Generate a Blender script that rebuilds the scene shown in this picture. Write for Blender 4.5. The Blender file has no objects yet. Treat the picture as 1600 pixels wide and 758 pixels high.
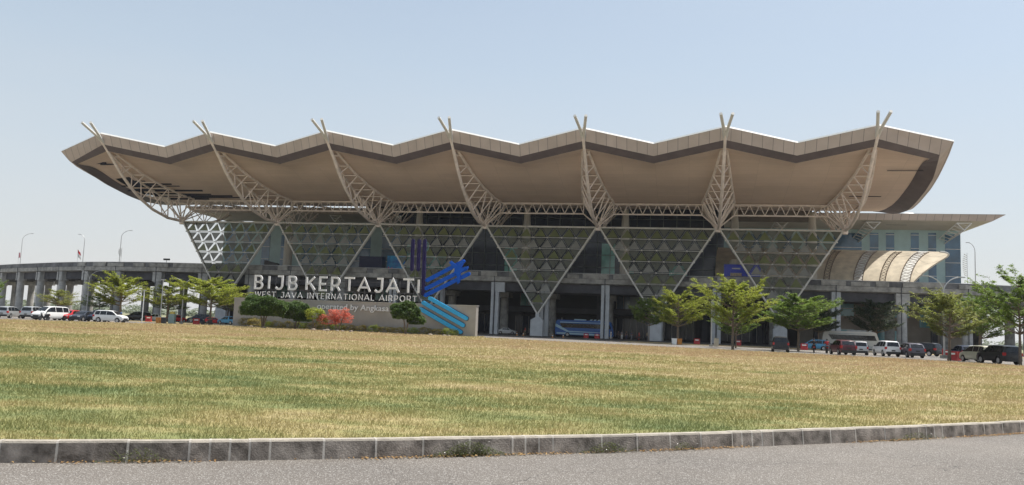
import bpy, bmesh, math, random
import numpy as np
from mathutils import Vector, Matrix
R = math.radians
PI = math.pi
sc = bpy.context.scene
col = sc.collection
random.seed(7)

# ------------------------------------------------------------ camera
cam_d = bpy.data.cameras.new('camera')
cam = bpy.data.objects.new('camera', cam_d); col.objects.link(cam)
cam_d.sensor_width = 36.0
cam_d.lens = 36.0*1289.36/1600.0
cam_d.clip_start = 0.1; cam_d.clip_end = 9000
pitch, roll = 0.1022334, 0.0405426
cam.location = (0, 0, 1.6)
cam.rotation_euler = (Matrix.Rotation(PI/2+pitch, 3, 'X') @ Matrix.Rotation(roll, 3, 'Z')).to_euler()
sc.camera = cam

# ------------------------------------------------------------ sky, sun, exposure
SUN_EL, SUN_AZ = 63.0, 64.0          # azimuth: degrees to the right of +Y (beyond the terminal)
w = bpy.data.worlds.new('World'); sc.world = w; w.use_nodes = True
nt = w.node_tree
bg = nt.nodes['Background']
sky = nt.nodes.new('ShaderNodeTexSky'); sky.sky_type = 'NISHITA'
sky.sun_disc = False
sky.sun_elevation = R(SUN_EL); sky.sun_rotation = R(SUN_AZ)
sky.air_density = 1.0; sky.dust_density = 1.5; sky.ozone_density = 1.0; sky.altitude = 50
hsv = nt.nodes.new('ShaderNodeHueSaturation'); hsv.inputs['Saturation'].default_value = 0.9
hz = nt.nodes.new('ShaderNodeMix'); hz.data_type = 'RGBA'; hz.inputs[0].default_value = 0.52; hz.inputs[7].default_value = (4.3, 4.85, 5.15, 1)   # veil of bright haze over the whole sky
tcw = nt.nodes.new('ShaderNodeTexCoord'); spw = nt.nodes.new('ShaderNodeSeparateXYZ'); nt.links.new(tcw.outputs['Generated'], spw.inputs[0])
nzw = nt.nodes.new('ShaderNodeTexNoise'); nzw.inputs['Scale'].default_value = 2.2; nzw.inputs['Detail'].default_value = 6
mpw = nt.nodes.new('ShaderNodeMapping'); mpw.inputs['Scale'].default_value = (1, 1, 4.5); nt.links.new(tcw.outputs['Generated'], mpw.inputs[0]); nt.links.new(mpw.outputs[0], nzw.inputs['Vector'])
adw = nt.nodes.new('ShaderNodeMath'); adw.operation = 'MULTIPLY_ADD'; adw.inputs[1].default_value = -0.16; nt.links.new(nzw.outputs['Fac'], adw.inputs[0]); nt.links.new(spw.outputs[2], adw.inputs[2])
fcw = nt.nodes.new('ShaderNodeMapRange'); fcw.inputs[1].default_value = -0.08; fcw.inputs[2].default_value = 0.32; fcw.inputs[3].default_value = 0.96; fcw.inputs[4].default_value = 0.5; nt.links.new(adw.outputs[0], fcw.inputs[0]); nt.links.new(fcw.outputs[0], hz.inputs[0])
rpw = nt.nodes.new('ShaderNodeMix'); rpw.data_type = 'RGBA'; rpw.inputs[6].default_value = (4.15, 4.75, 5.15, 1); rpw.inputs[7].default_value = (4.75, 4.75, 4.7, 1)
fw2 = nt.nodes.new('ShaderNodeMapRange'); fw2.inputs[1].default_value = -0.08; fw2.inputs[2].default_value = 0.22; fw2.inputs[3].default_value = 1.0; fw2.inputs[4].default_value = 0.0; nt.links.new(adw.outputs[0], fw2.inputs[0]); nt.links.new(fw2.outputs[0], rpw.inputs[0]); nt.links.new(rpw.outputs[2], hz.inputs[7])
nt.links.new(sky.outputs[0], hsv.inputs['Color']); nt.links.new(hsv.outputs[0], hz.inputs[6])
nt.links.new(hz.outputs[2], bg.inputs[0]); bg.inputs[1].default_value = 0.11
sd = bpy.data.lights.new('sun', 'SUN'); sd.energy = 4.6; sd.angle = R(0.53); sd.color = (1.0, 0.95, 0.87)
sun = bpy.data.objects.new('sun', sd); col.objects.link(sun)
sdir = Vector((math.sin(R(SUN_AZ))*math.cos(R(SUN_EL)), math.cos(R(SUN_AZ))*math.cos(R(SUN_EL)), math.sin(R(SUN_EL))))
sun.rotation_euler = sdir.to_track_quat('Z', 'Y').to_euler()
sun.location = (0, 60, 90)
sc.view_settings.view_transform = 'Standard'; sc.view_settings.look = 'None'
sc.view_settings.exposure = 0.5; sc.view_settings.gamma = 1.0
sc.render.engine = 'CYCLES'
try:
    sc.cycles.use_denoising = True
    sc.cycles.max_bounces = 7; sc.cycles.transparent_max_bounces = 12
    sc.cycles.diffuse_bounces = 4; sc.cycles.glossy_bounces = 3
except Exception: pass

# ------------------------------------------------------------ materials
MATS = {}
def mat(name, color, rough=0.7, metal=0.0, var=0.12, scale=3.0, bump=0.0, spec=0.5, var2=None, coat=0.0):
    """procedural principled material: base colour broken up by two noises"""
    if name in MATS: return MATS[name]
    m = bpy.data.materials.new(name); m.use_nodes = True; MATS[name] = m
    t = m.node_tree; N = t.nodes; L = t.links
    b = N['Principled BSDF']
    b.inputs['Roughness'].default_value = rough; b.inputs['Metallic'].default_value = metal
    b.inputs['Specular IOR Level'].default_value = spec
    if coat: b.inputs['Coat Weight'].default_value = coat; b.inputs['Coat Roughness'].default_value = 0.05
    c = N.new('ShaderNodeTexCoord'); n = N.new('ShaderNodeTexNoise')
    n.inputs['Scale'].default_value = scale; n.inputs['Detail'].default_value = 6; n.inputs['Roughness'].default_value = 0.62
    L.new(c.outputs['Object'], n.inputs['Vector'])
    r = N.new('ShaderNodeValToRGB')
    lo = [max(0, x*(1-var)) for x in color]; hi = [min(1, x*(1+var)) for x in color]
    if var2: lo = list(var2)
    r.color_ramp.elements[0].position = 0.35; r.color_ramp.elements[0].color = (*lo, 1)
    r.color_ramp.elements[1].position = 0.68; r.color_ramp.elements[1].color = (*hi, 1)
    L.new(n.outputs['Fac'], r.inputs['Fac']); L.new(r.outputs[0], b.inputs['Base Color'])
    if bump:
        bp = N.new('ShaderNodeBump'); bp.inputs['Strength'].default_value = bump; bp.inputs['Distance'].default_value = 0.02
        n2 = N.new('ShaderNodeTexNoise'); n2.inputs['Scale'].default_value = scale*12; n2.inputs['Detail'].default_value = 4
        L.new(c.outputs['Object'], n2.inputs['Vector']); L.new(n2.outputs['Fac'], bp.inputs['Height']); L.new(bp.outputs[0], b.inputs['Normal'])
    return m

def leaf_mat(name, c1, c2, trans=0.35):
    if name in MATS: return MATS[name]
    m = bpy.data.materials.new(name); m.use_nodes = True; MATS[name] = m
    t = m.node_tree; N = t.nodes; L = t.links
    b = N['Principled BSDF']; b.inputs['Roughness'].default_value = 0.55; b.inputs['Specular IOR Level'].default_value = 0.3
    c = N.new('ShaderNodeTexCoord'); n = N.new('ShaderNodeTexNoise'); n.inputs['Scale'].default_value = 0.9; n.inputs['Detail'].default_value = 8; n.inputs['Roughness'].default_value = 0.75
    L.new(c.outputs['Object'], n.inputs['Vector'])
    r = N.new('ShaderNodeValToRGB'); r.color_ramp.elements[0].position = 0.38; r.color_ramp.elements[0].color = (*c1, 1)
    r.color_ramp.elements[1].position = 0.62; r.color_ramp.elements[1].color = (*c2, 1)
    L.new(n.outputs['Fac'], r.inputs['Fac']); L.new(r.outputs[0], b.inputs['Base Color'])
    tr = N.new('ShaderNodeBsdfTranslucent'); L.new(r.outputs[0], tr.inputs['Color'])
    mx = N.new('ShaderNodeMixShader'); mx.inputs[0].default_value = trans
    L.new(b.outputs[0], mx.inputs[1]); L.new(tr.outputs[0], mx.inputs[2]); L.new(mx.outputs[0], N['Material Output'].inputs[0])
    return m

def through_mat(name, color, clear=0.3, rough=0.6, translucent=0.0, metal=0.0):
    """perforated panel / mesh / fabric: part of the light passes"""
    if name in MATS: return MATS[name]
    m = bpy.data.materials.new(name); m.use_nodes = True; MATS[name] = m
    t = m.node_tree; N = t.nodes; L = t.links
    b = N['Principled BSDF']; b.inputs['Roughness'].default_value = rough; b.inputs['Metallic'].default_value = metal
    c = N.new('ShaderNodeTexCoord'); n = N.new('ShaderNodeTexNoise'); n.inputs['Scale'].default_value = 0.6; n.inputs['Detail'].default_value = 5
    L.new(c.outputs['Object'], n.inputs['Vector'])
    r = N.new('ShaderNodeValToRGB'); r.color_ramp.elements[0].position = 0.3; r.color_ramp.elements[0].color = (*[x*0.8 for x in color], 1)
    r.color_ramp.elements[1].position = 0.7; r.color_ramp.elements[1].color = (*[min(1, x*1.15) for x in color], 1)
    L.new(n.outputs['Fac'], r.inputs['Fac']); L.new(r.outputs[0], b.inputs['Base Color'])
    last = b.outputs[0]
    if translucent:
        tr = N.new('ShaderNodeBsdfTranslucent'); L.new(r.outputs[0], tr.inputs['Color'])
        mx = N.new('ShaderNodeMixShader'); mx.inputs[0].default_value = translucent
        L.new(last, mx.inputs[1]); L.new(tr.outputs[0], mx.inputs[2]); last = mx.outputs[0]
    if clear:
        tp = N.new('ShaderNodeBsdfTransparent'); mx = N.new('ShaderNodeMixShader'); mx.inputs[0].default_value = clear
        L.new(last, mx.inputs[1]); L.new(tp.outputs[0], mx.inputs[2]); last = mx.outputs[0]
    L.new(last, N['Material Output'].inputs[0])
    return m

STEEL = mat('painted_steel', (0.82, 0.72, 0.66), 0.5, 0.0, 0.15, 0.8)
STEEL_GREY = mat('grey_steel', (0.42, 0.41, 0.39), 0.45, 0.1, 0.15, 1.0)
STEEL_LIGHT = mat('light_steel', (0.66, 0.64, 0.60), 0.45, 0.0, 0.1, 1.0)
GALV = mat('galvanised', (0.5, 0.5, 0.5), 0.4, 0.5, 0.15, 2.0)
CONC = mat('concrete', (0.36, 0.345, 0.32), 0.85, 0, 0.3, 0.7, 0.3, var2=(0.20, 0.195, 0.18))
CONC_DARK = mat('weathered_concrete', (0.17, 0.17, 0.175), 0.9, 0, 0.3, 0.5, 0.3, var2=(0.08, 0.08, 0.085))
GIRDER = mat('shaded_girder_concrete', (0.07, 0.07, 0.08), 0.9, 0, 0.3, 0.5)  # concrete darkened to put the underdeck shade into its colour
CONC_COL = mat('column_concrete', (0.46, 0.455, 0.44), 0.85, 0, 0.2, 0.7, 0.2, var2=(0.30, 0.295, 0.285))
CONC_LIGHT = mat('painted_concrete', (0.50, 0.52, 0.54), 0.8, 0, 0.12, 0.9, 0.1)
SOFFIT = mat('cream_soffit', (0.70, 0.555, 0.465), 0.75, 0, 0.06, 0.12)
FASCIA = None
DARKBAND = mat('soffit_edge_band', (0.125, 0.10, 0.105), 0.6, 0, 0.15, 0.5)
VOID = mat('roof_void', (0.010, 0.012, 0.03), 0.9, 0, 0.5, 0.5)  # near-black puts the roof cavity's shade into the colour
WHITE = mat('white_paint', (0.8, 0.8, 0.78), 0.5, 0, 0.05, 2)
GLASS_BLUE = mat('dark_blue_glass', (0.04, 0.11, 0.19), 0.12, 0, 0.35, 0.25, spec=0.8)
GLASS_DARK = mat('dark_glass', (0.012, 0.022, 0.05), 0.12, 0, 0.4, 0.2, spec=0.4)
TEAL = mat('teal_cladding', (0.33, 0.46, 0.46), 0.4, 0, 0.12, 0.4, spec=0.6)
BACKLIT_TEAL = mat('backlit_teal_glass', (0.16, 0.50, 0.44), 0.15, 0, 0.35, 0.3, spec=0.8)  # teal raised in colour for light seen through the panes
BARK = mat('bark', (0.17, 0.125, 0.09), 0.9, 0, 0.35, 4, 0.5)
RUBBER = mat('rubber', (0.02, 0.02, 0.022), 0.8, 0, 0.2, 8)
RIM = mat('alloy', (0.45, 0.45, 0.46), 0.35, 0.7, 0.1, 5)
CARGLASS = mat('car_glass', (0.012, 0.015, 0.02), 0.06, 0, 0.2, 1, spec=0.5)
REDLIGHT = mat('red_lens', (0.45, 0.02, 0.02), 0.2, 0, 0.2, 6)
HEADL = mat('clear_lens', (0.65, 0.67, 0.7), 0.1, 0.3, 0.1, 6)
PLASTIC = mat('black_plastic', (0.025, 0.025, 0.027), 0.6, 0, 0.2, 4)
PLATE = mat('number_plate', (0.03, 0.03, 0.03), 0.5, 0, 0.1, 4)
SKIN = mat('skin', (0.30, 0.16, 0.10), 0.6, 0, 0.1, 6)
HAIR = mat('black_hair', (0.012, 0.01, 0.009), 0.6, 0, 0.2, 20)
ORANGE = mat('orange_plastic', (0.50, 0.20, 0.03), 0.5, 0, 0.12, 3)
REDP = mat('red_plastic', (0.40, 0.02, 0.02), 0.5, 0, 0.15, 3)

def soffit_joints(m):
    # sheet joints: faint darker lines every 1.25 m across and 6 m along
    t = m.node_tree; N = t.nodes; L = t.links; b = N['Principled BSDF']; src = b.inputs['Base Color'].links[0].from_socket
    c = N.new('ShaderNodeTexCoord'); sp = N.new('ShaderNodeSeparateXYZ'); L.new(c.outputs['Object'], sp.inputs[0]); facs = []
    for k, (per, wd) in ((1, (1.25, 0.035)), (0, (6.0, 0.008))):
        a = N.new('ShaderNodeMath'); a.operation = 'MULTIPLY'; a.inputs[1].default_value = 1/per; L.new(sp.outputs[k], a.inputs[0])
        f = N.new('ShaderNodeMath'); f.operation = 'FRACT'; L.new(a.outputs[0], f.inputs[0]); g = N.new('ShaderNodeMath'); g.operation = 'LESS_THAN'; g.inputs[1].default_value = wd; L.new(f.outputs[0], g.inputs[0]); facs.append(g)
        fl = N.new('ShaderNodeMath'); fl.operation = 'FLOOR'; L.new(a.outputs[0], fl.inputs[0]); facs.append(fl)
    mxm = N.new('ShaderNodeMath'); mxm.operation = 'MAXIMUM'; L.new(facs[0].outputs[0], mxm.inputs[0]); L.new(facs[2].outputs[0], mxm.inputs[1])
    cb = N.new('ShaderNodeCombineXYZ'); L.new(facs[1].outputs[0], cb.inputs[0]); L.new(facs[3].outputs[0], cb.inputs[1])
    wn = N.new('ShaderNodeTexWhiteNoise'); wn.noise_dimensions = '2D'; L.new(cb.outputs[0], wn.inputs['Vector'])
    mr = N.new('ShaderNodeMapRange'); mr.inputs[3].default_value = 0.965; mr.inputs[4].default_value = 1.03; L.new(wn.outputs[0], mr.inputs[0])
    hs = N.new('ShaderNodeHueSaturation'); L.new(mr.outputs[0], hs.inputs['Value']); L.new(src, hs.inputs['Color'])
    dk = N.new('ShaderNodeMath'); dk.operation = 'MULTIPLY'; dk.inputs[1].default_value = 0.22; L.new(mxm.outputs[0], dk.inputs[0])
    mx = N.new('ShaderNodeMix'); mx.data_type = 'RGBA'; L.new(dk.outputs[0], mx.inputs[0]); L.new(hs.outputs[0], mx.inputs[6]); mx.inputs[7].default_value = (0.1, 0.08, 0.07, 1)
    L.new(mx.outputs[2], b.inputs['Base Color'])
soffit_joints(SOFFIT)
def panel_fascia():
    m = bpy.data.materials.new('fascia_panels'); m.use_nodes = True
    t = m.node_tree; N = t.nodes; L = t.links; b = N['Principled BSDF']; b.inputs['Roughness'].default_value = 0.55
    c = N.new('ShaderNodeTexCoord'); sp = N.new('ShaderNodeSeparateXYZ'); L.new(c.outputs['Object'], sp.inputs[0])
    n = N.new('ShaderNodeTexNoise'); n.inputs['Scale'].default_value = 0.35; n.inputs['Detail'].default_value = 5; L.new(c.outputs['Object'], n.inputs['Vector'])
    # vertical joints every 1.75 m along the edge
    mu = N.new('ShaderNodeMath'); mu.operation = 'MULTIPLY'; mu.inputs[1].default_value = 1/1.75; L.new(sp.outputs[0], mu.inputs[0])
    fr = N.new('ShaderNodeMath'); fr.operation = 'FRACT'; L.new(mu.outputs[0], fr.inputs[0])
    lt = N.new('ShaderNodeMath'); lt.operation = 'LESS_THAN'; lt.inputs[1].default_value = 0.05; L.new(fr.outputs[0], lt.inputs[0])
    fl = N.new('ShaderNodeMath'); fl.operation = 'FLOOR'; L.new(mu.outputs[0], fl.inputs[0])
    wn = N.new('ShaderNodeTexWhiteNoise'); wn.noise_dimensions = '1D'; L.new(fl.outputs[0], wn.inputs['W'])
    r = N.new('ShaderNodeValToRGB'); r.color_ramp.elements[0].position = 0.3; r.color_ramp.elements[0].color = (0.45, 0.375, 0.335, 1)
    r.color_ramp.elements[1].position = 0.7; r.color_ramp.elements[1].color = (0.54, 0.455, 0.41, 1); L.new(n.outputs['Fac'], r.inputs['Fac'])
    hs = N.new('ShaderNodeHueSaturation'); mr = N.new('ShaderNodeMapRange'); mr.inputs[3].default_value = 0.93; mr.inputs[4].default_value = 1.06
    L.new(wn.outputs[0], mr.inputs[0]); L.new(mr.outputs[0], hs.inputs['Value']); L.new(r.outputs[0], hs.inputs['Color'])
    mx = N.new('ShaderNodeMix'); mx.data_type = 'RGBA'; L.new(lt.outputs[0], mx.inputs[0]); L.new(hs.outputs[0], mx.inputs[6]); mx.inputs[7].default_value = (0.2, 0.175, 0.165, 1)
    L.new(mx.outputs[2], b.inputs['Base Color'])
    return m
FASCIA = panel_fascia()

# ------------------------------------------------------------ mesh builder
class MB:
    def __init__(s): s.v = []; s.f = []; s.m = []
    def add(s, vs, fs, mi=0):
        o = len(s.v); s.v += [tuple(v) for v in vs]; s.f += [tuple(i+o for i in f) for f in fs]; s.m += [mi]*len(fs)
    def box(s, x0, x1, y0, y1, z0, z1, mi=0):
        s.add([(x0,y0,z0),(x1,y0,z0),(x1,y1,z0),(x0,y1,z0),(x0,y0,z1),(x1,y0,z1),(x1,y1,z1),(x0,y1,z1)],
              [(0,3,2,1),(4,5,6,7),(0,1,5,4),(1,2,6,5),(2,3,7,6),(3,0,4,7)], mi)
    def tube(s, pts, r, n=6, mi=0, r2=None, cap=True):
        pts = [Vector(p) for p in pts]; k = len(pts)
        rs = list(r) if isinstance(r, (list, tuple)) else [r+(((r2 if r2 is not None else r)-r)*i/(k-1)) for i in range(k)]
        vs = []; ref = None
        for i, p in enumerate(pts):
            d = (pts[min(i+1, k-1)]-pts[max(i-1, 0)]).normalized()
            if ref is None: ref = Vector((0,0,1)) if abs(d.z) < 0.9 else Vector((1,0,0))
            a = d.cross(ref).normalized(); b = a.cross(d).normalized(); ref = b
            for j in range(n):
                t = 2*PI*j/n; vs.append(p + (a*math.cos(t)+b*math.sin(t))*rs[i])
        fs = [(i*n+j, i*n+(j+1)%n, (i+1)*n+(j+1)%n, (i+1)*n+j) for i in range(k-1) for j in range(n)]
        if cap: fs += [tuple(range(n)), tuple((k-1)*n+j for j in reversed(range(n)))]
        s.add(vs, fs, mi)
    def cyl(s, x, y, z0, z1, r, n=16, mi=0, r2=None): s.tube([(x,y,z0),(x,y,z1)], r, n, mi, r2)
    def lathe(s, prof, n=20, c=(0,0,0), axis='Z', mi=0):
        vs = []
        for (rr, h) in prof:
            for j in range(n):
                t = 2*PI*j/n; a, b = rr*math.cos(t), rr*math.sin(t)
                q = (a, b, h) if axis == 'Z' else ((a, h, b) if axis == 'Y' else (h, a, b))
                vs.append((q[0]+c[0], q[1]+c[1], q[2]+c[2]))
        k = len(prof)
        fs = [(i*n+j, i*n+(j+1)%n, (i+1)*n+(j+1)%n, (i+1)*n+j) for i in range(k-1) for j in range(n)]
        fs += [tuple(range(n)), tuple((k-1)*n+j for j in range(n))]
        s.add(vs, fs, mi)
    def prism(s, poly, h0, h1, plane='XZ', mi=0):
        """poly in a plane extruded along the third axis"""
        n = len(poly)
        def q(p, h): return (p[0], h, p[1]) if plane == 'XZ' else ((p[0], p[1], h) if plane == 'XY' else (h, p[0], p[1]))
        s.add([q(p, h0) for p in poly]+[q(p, h1) for p in poly], [tuple(range(n)), tuple(range(2*n-1, n-1, -1))]+[(i, (i+1)%n, n+(i+1)%n, n+i) for i in range(n)], mi)
    def build(s, name, mats, parent=None, smooth=False, loc=None, rz=0, bevel=0):
        me = bpy.data.meshes.new(name); me.from_pydata(s.v, [], s.f)
        if not isinstance(mats, (list, tuple)): mats = [mats]
        for m in mats: me.materials.append(m)
        if len(mats) > 1: me.polygons.foreach_set('material_index', s.m)
        bm = bmesh.new(); bm.from_mesh(me)
        bmesh.ops.recalc_face_normals(bm, faces=bm.faces)
        if bevel: bmesh.ops.bevel(bm, geom=[e for e in bm.edges if e.calc_face_angle(0) > 0.6], offset=bevel, segments=2, affect='EDGES', clamp_overlap=True)
        bm.to_mesh(me); bm.free()
        if smooth:
            me.polygons.foreach_set('use_smooth', [True]*len(me.polygons))
            try: me.set_sharp_from_angle(angle=R(38))
            except Exception: pass
        me.update()
        o = bpy.data.objects.new(name, me); col.objects.link(o)
        if parent: o.parent = parent
        if loc is not None: o.location = loc
        if rz: o.rotation_euler = (0, 0, rz)
        return o

def raw_mesh(name, V, F, mats, parent=None, mi=None, smooth=False):
    """fast mesh from numpy arrays, all faces with the same corner count"""
    me = bpy.data.meshes.new(name); nv, nf, k = len(V), len(F), F.shape[1]
    me.vertices.add(nv); me.vertices.foreach_set('co', np.ascontiguousarray(V, dtype=np.float32).ravel())
    me.loops.add(nf*k); me.loops.foreach_set('vertex_index', F.astype(np.int32).ravel())
    me.polygons.add(nf); me.polygons.foreach_set('loop_start', np.arange(0, nf*k, k, dtype=np.int32))
    for m in (mats if isinstance(mats, (list, tuple)) else [mats]): me.materials.append(m)
    if mi is not None: me.polygons.foreach_set('material_index', mi.astype(np.int32))
    me.update(calc_edges=True); me.validate()
    o = bpy.data.objects.new(name, me); col.objects.link(o)
    if parent: o.parent = parent
    return o

def tag(o, label=None, cat=None, group=None, kind=None):
    if label: o['label'] = label
    if cat: o['category'] = cat
    if group: o['group'] = group
    if kind: o['kind'] = kind
    return o
def thing(name, label, cat, loc=(0,0,0), rz=0, group=None):
    o = bpy.data.objects.new(name, None); col.objects.link(o); o.empty_display_size = 0.5
    o.location = loc; o.rotation_euler = (0,0,rz)
    return tag(o, label, cat, group)
KIDS = {}
def kids(o): return [c for c in bpy.data.objects if c.parent == o]
def dup(root, loc, rz, label, group=None, scale=None, remat=None, swap=None):
    r = root.copy(); col.objects.link(r); r.location = loc; r.rotation_euler = (0,0,rz); r['label'] = label
    if group: r['group'] = group
    if scale: r.scale = scale if isinstance(scale, (tuple, list)) else (scale,)*3
    def cp(src, par):
        for ch in kids(src):
            c = ch.copy(); col.objects.link(c); c.parent = par
            if remat and c.name.split('.')[0] in remat:
                for i, mm in enumerate(remat[c.name.split('.')[0]]):
                    if mm is not None and i < len(c.material_slots):
                        c.material_slots[i].link = 'OBJECT'; c.material_slots[i].material = mm
            cp(ch, c)
    cp(root, r)
    return r

# ------------------------------------------------------------ ground, road, lawn, kerb
TH = 0.2107632567
BO = Vector((-76.15296, 188.914458, 0))
U = Vector((math.cos(TH), -math.sin(TH), 0)); NN = Vector((-math.sin(TH), -math.cos(TH), 0))
def W(t, n, z=0.0): return BO + U*t + NN*n + Vector((0,0,z))

def asphalt(name, c0, c1, sc_=1.0):
    m = bpy.data.materials.new(name); m.use_nodes = True; t = m.node_tree; N = t.nodes; L = t.links; b = N['Principled BSDF']
    b.inputs['Roughness'].default_value = 0.85
    g = N.new('ShaderNodeNewGeometry')
    n1 = N.new('ShaderNodeTexNoise'); n1.inputs['Scale'].default_value = 55*sc_; n1.inputs['Detail'].default_value = 3; n1.inputs['Roughness'].default_value = 0.7
    n2 = N.new('ShaderNodeTexNoise'); n2.inputs['Scale'].default_value = 0.35; n2.inputs['Detail'].default_value = 7
    vo = N.new('ShaderNodeTexVoronoi'); vo.inputs['Scale'].default_value = 75*sc_
    for q in (n1, n2, vo): L.new(g.outputs['Position'], q.inputs['Vector'])
    r = N.new('ShaderNodeValToRGB'); r.color_ramp.elements[0].position = 0.36; r.color_ramp.elements[0].color = (*c0, 1); r.color_ramp.elements[1].position = 0.66; r.color_ramp.elements[1].color = (*c1, 1)
    L.new(n1.outputs['Fac'], r.inputs['Fac'])
    r2 = N.new('ShaderNodeValToRGB'); r2.color_ramp.elements[0].position = 0.3; r2.color_ramp.elements[0].color = (0.78, 0.77, 0.76, 1); r2.color_ramp.elements[1].position = 0.7; r2.color_ramp.elements[1].color = (1.1, 1.08, 1.05, 1)
    L.new(n2.outputs['Fac'], r2.inputs['Fac'])
    mx = N.new('ShaderNodeMix'); mx.data_type = 'RGBA'; mx.blend_type = 'MULTIPLY'; mx.inputs[0].default_value = 1; L.new(r.outputs[0], mx.inputs[6]); L.new(r2.outputs[0], mx.inputs[7])
    # pale stones
    wn = N.new('ShaderNodeSeparateColor'); L.new(vo.outputs['Color'], wn.inputs[0]); gt = N.new('ShaderNodeMath'); gt.operation = 'GREATER_THAN'; gt.inputs[1].default_value = 0.86; L.new(wn.outputs[0], gt.inputs[0])
    gm = N.new('ShaderNodeMath'); gm.operation = 'MULTIPLY'; gm.inputs[1].default_value = 0.5; L.new(gt.outputs[0], gm.inputs[0])
    m2 = N.new('ShaderNodeMix'); m2.data_type = 'RGBA'; L.new(gm.outputs[0], m2.inputs[0]); L.new(mx.outputs[2], m2.inputs[6]); m2.inputs[7].default_value = (0.5, 0.48, 0.45, 1)
    nw = N.new('ShaderNodeTexNoise'); nw.inputs['Scale'].default_value = 0.9; nw.inputs['Detail'].default_value = 4; L.new(g.outputs['Position'], nw.inputs['Vector'])
    va = N.new('ShaderNodeVectorMath'); va.operation = 'SCALE'; va.inputs['Scale'].default_value = 1.3; L.new(nw.outputs['Color'], va.inputs[0])
    vb = N.new('ShaderNodeVectorMath'); vb.operation = 'ADD'; L.new(g.outputs['Position'], vb.inputs[0]); L.new(va.outputs[0], vb.inputs[1])
    vc = N.new('ShaderNodeTexVoronoi'); vc.feature = 'DISTANCE_TO_EDGE'; vc.inputs['Scale'].default_value = 0.33; L.new(vb.outputs[0], vc.inputs['Vector'])
    lc = N.new('ShaderNodeMath'); lc.operation = 'LESS_THAN'; lc.inputs[1].default_value = 0.0022; L.new(vc.outputs['Distance'], lc.inputs[0])
    lm = N.new('ShaderNodeMath'); lm.operation = 'MULTIPLY'; lm.inputs[1].default_value = 0.55; L.new(lc.outputs[0], lm.inputs[0])
    m3 = N.new('ShaderNodeMix'); m3.data_type = 'RGBA'; L.new(lm.outputs[0], m3.inputs[0]); L.new(m2.outputs[2], m3.inputs[6]); m3.inputs[7].default_value = (0.03, 0.028, 0.026, 1)
    L.new(m3.outputs[2], b.inputs['Base Color'])
    bp = N.new('ShaderNodeBump'); bp.inputs['Strength'].default_value = 0.9; bp.inputs['Distance'].default_value = 0.012
    ad = N.new('ShaderNodeMath'); ad.operation = 'ADD'; L.new(n1.outputs['Fac'], ad.inputs[0]); L.new(vo.outputs['Distance'], ad.inputs[1])
    L.new(ad.outputs[0], bp.inputs['Height']); L.new(bp.outputs[0], b.inputs['Normal'])
    return m
ROAD = asphalt('asphalt', (0.118, 0.105, 0.094), (0.235, 0.213, 0.192))
ROAD2 = asphalt('apron_asphalt', (0.035, 0.035, 0.037), (0.065, 0.065, 0.068), 0.5)  # darker asphalt, carries the shade beneath the deck in its colour

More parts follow.
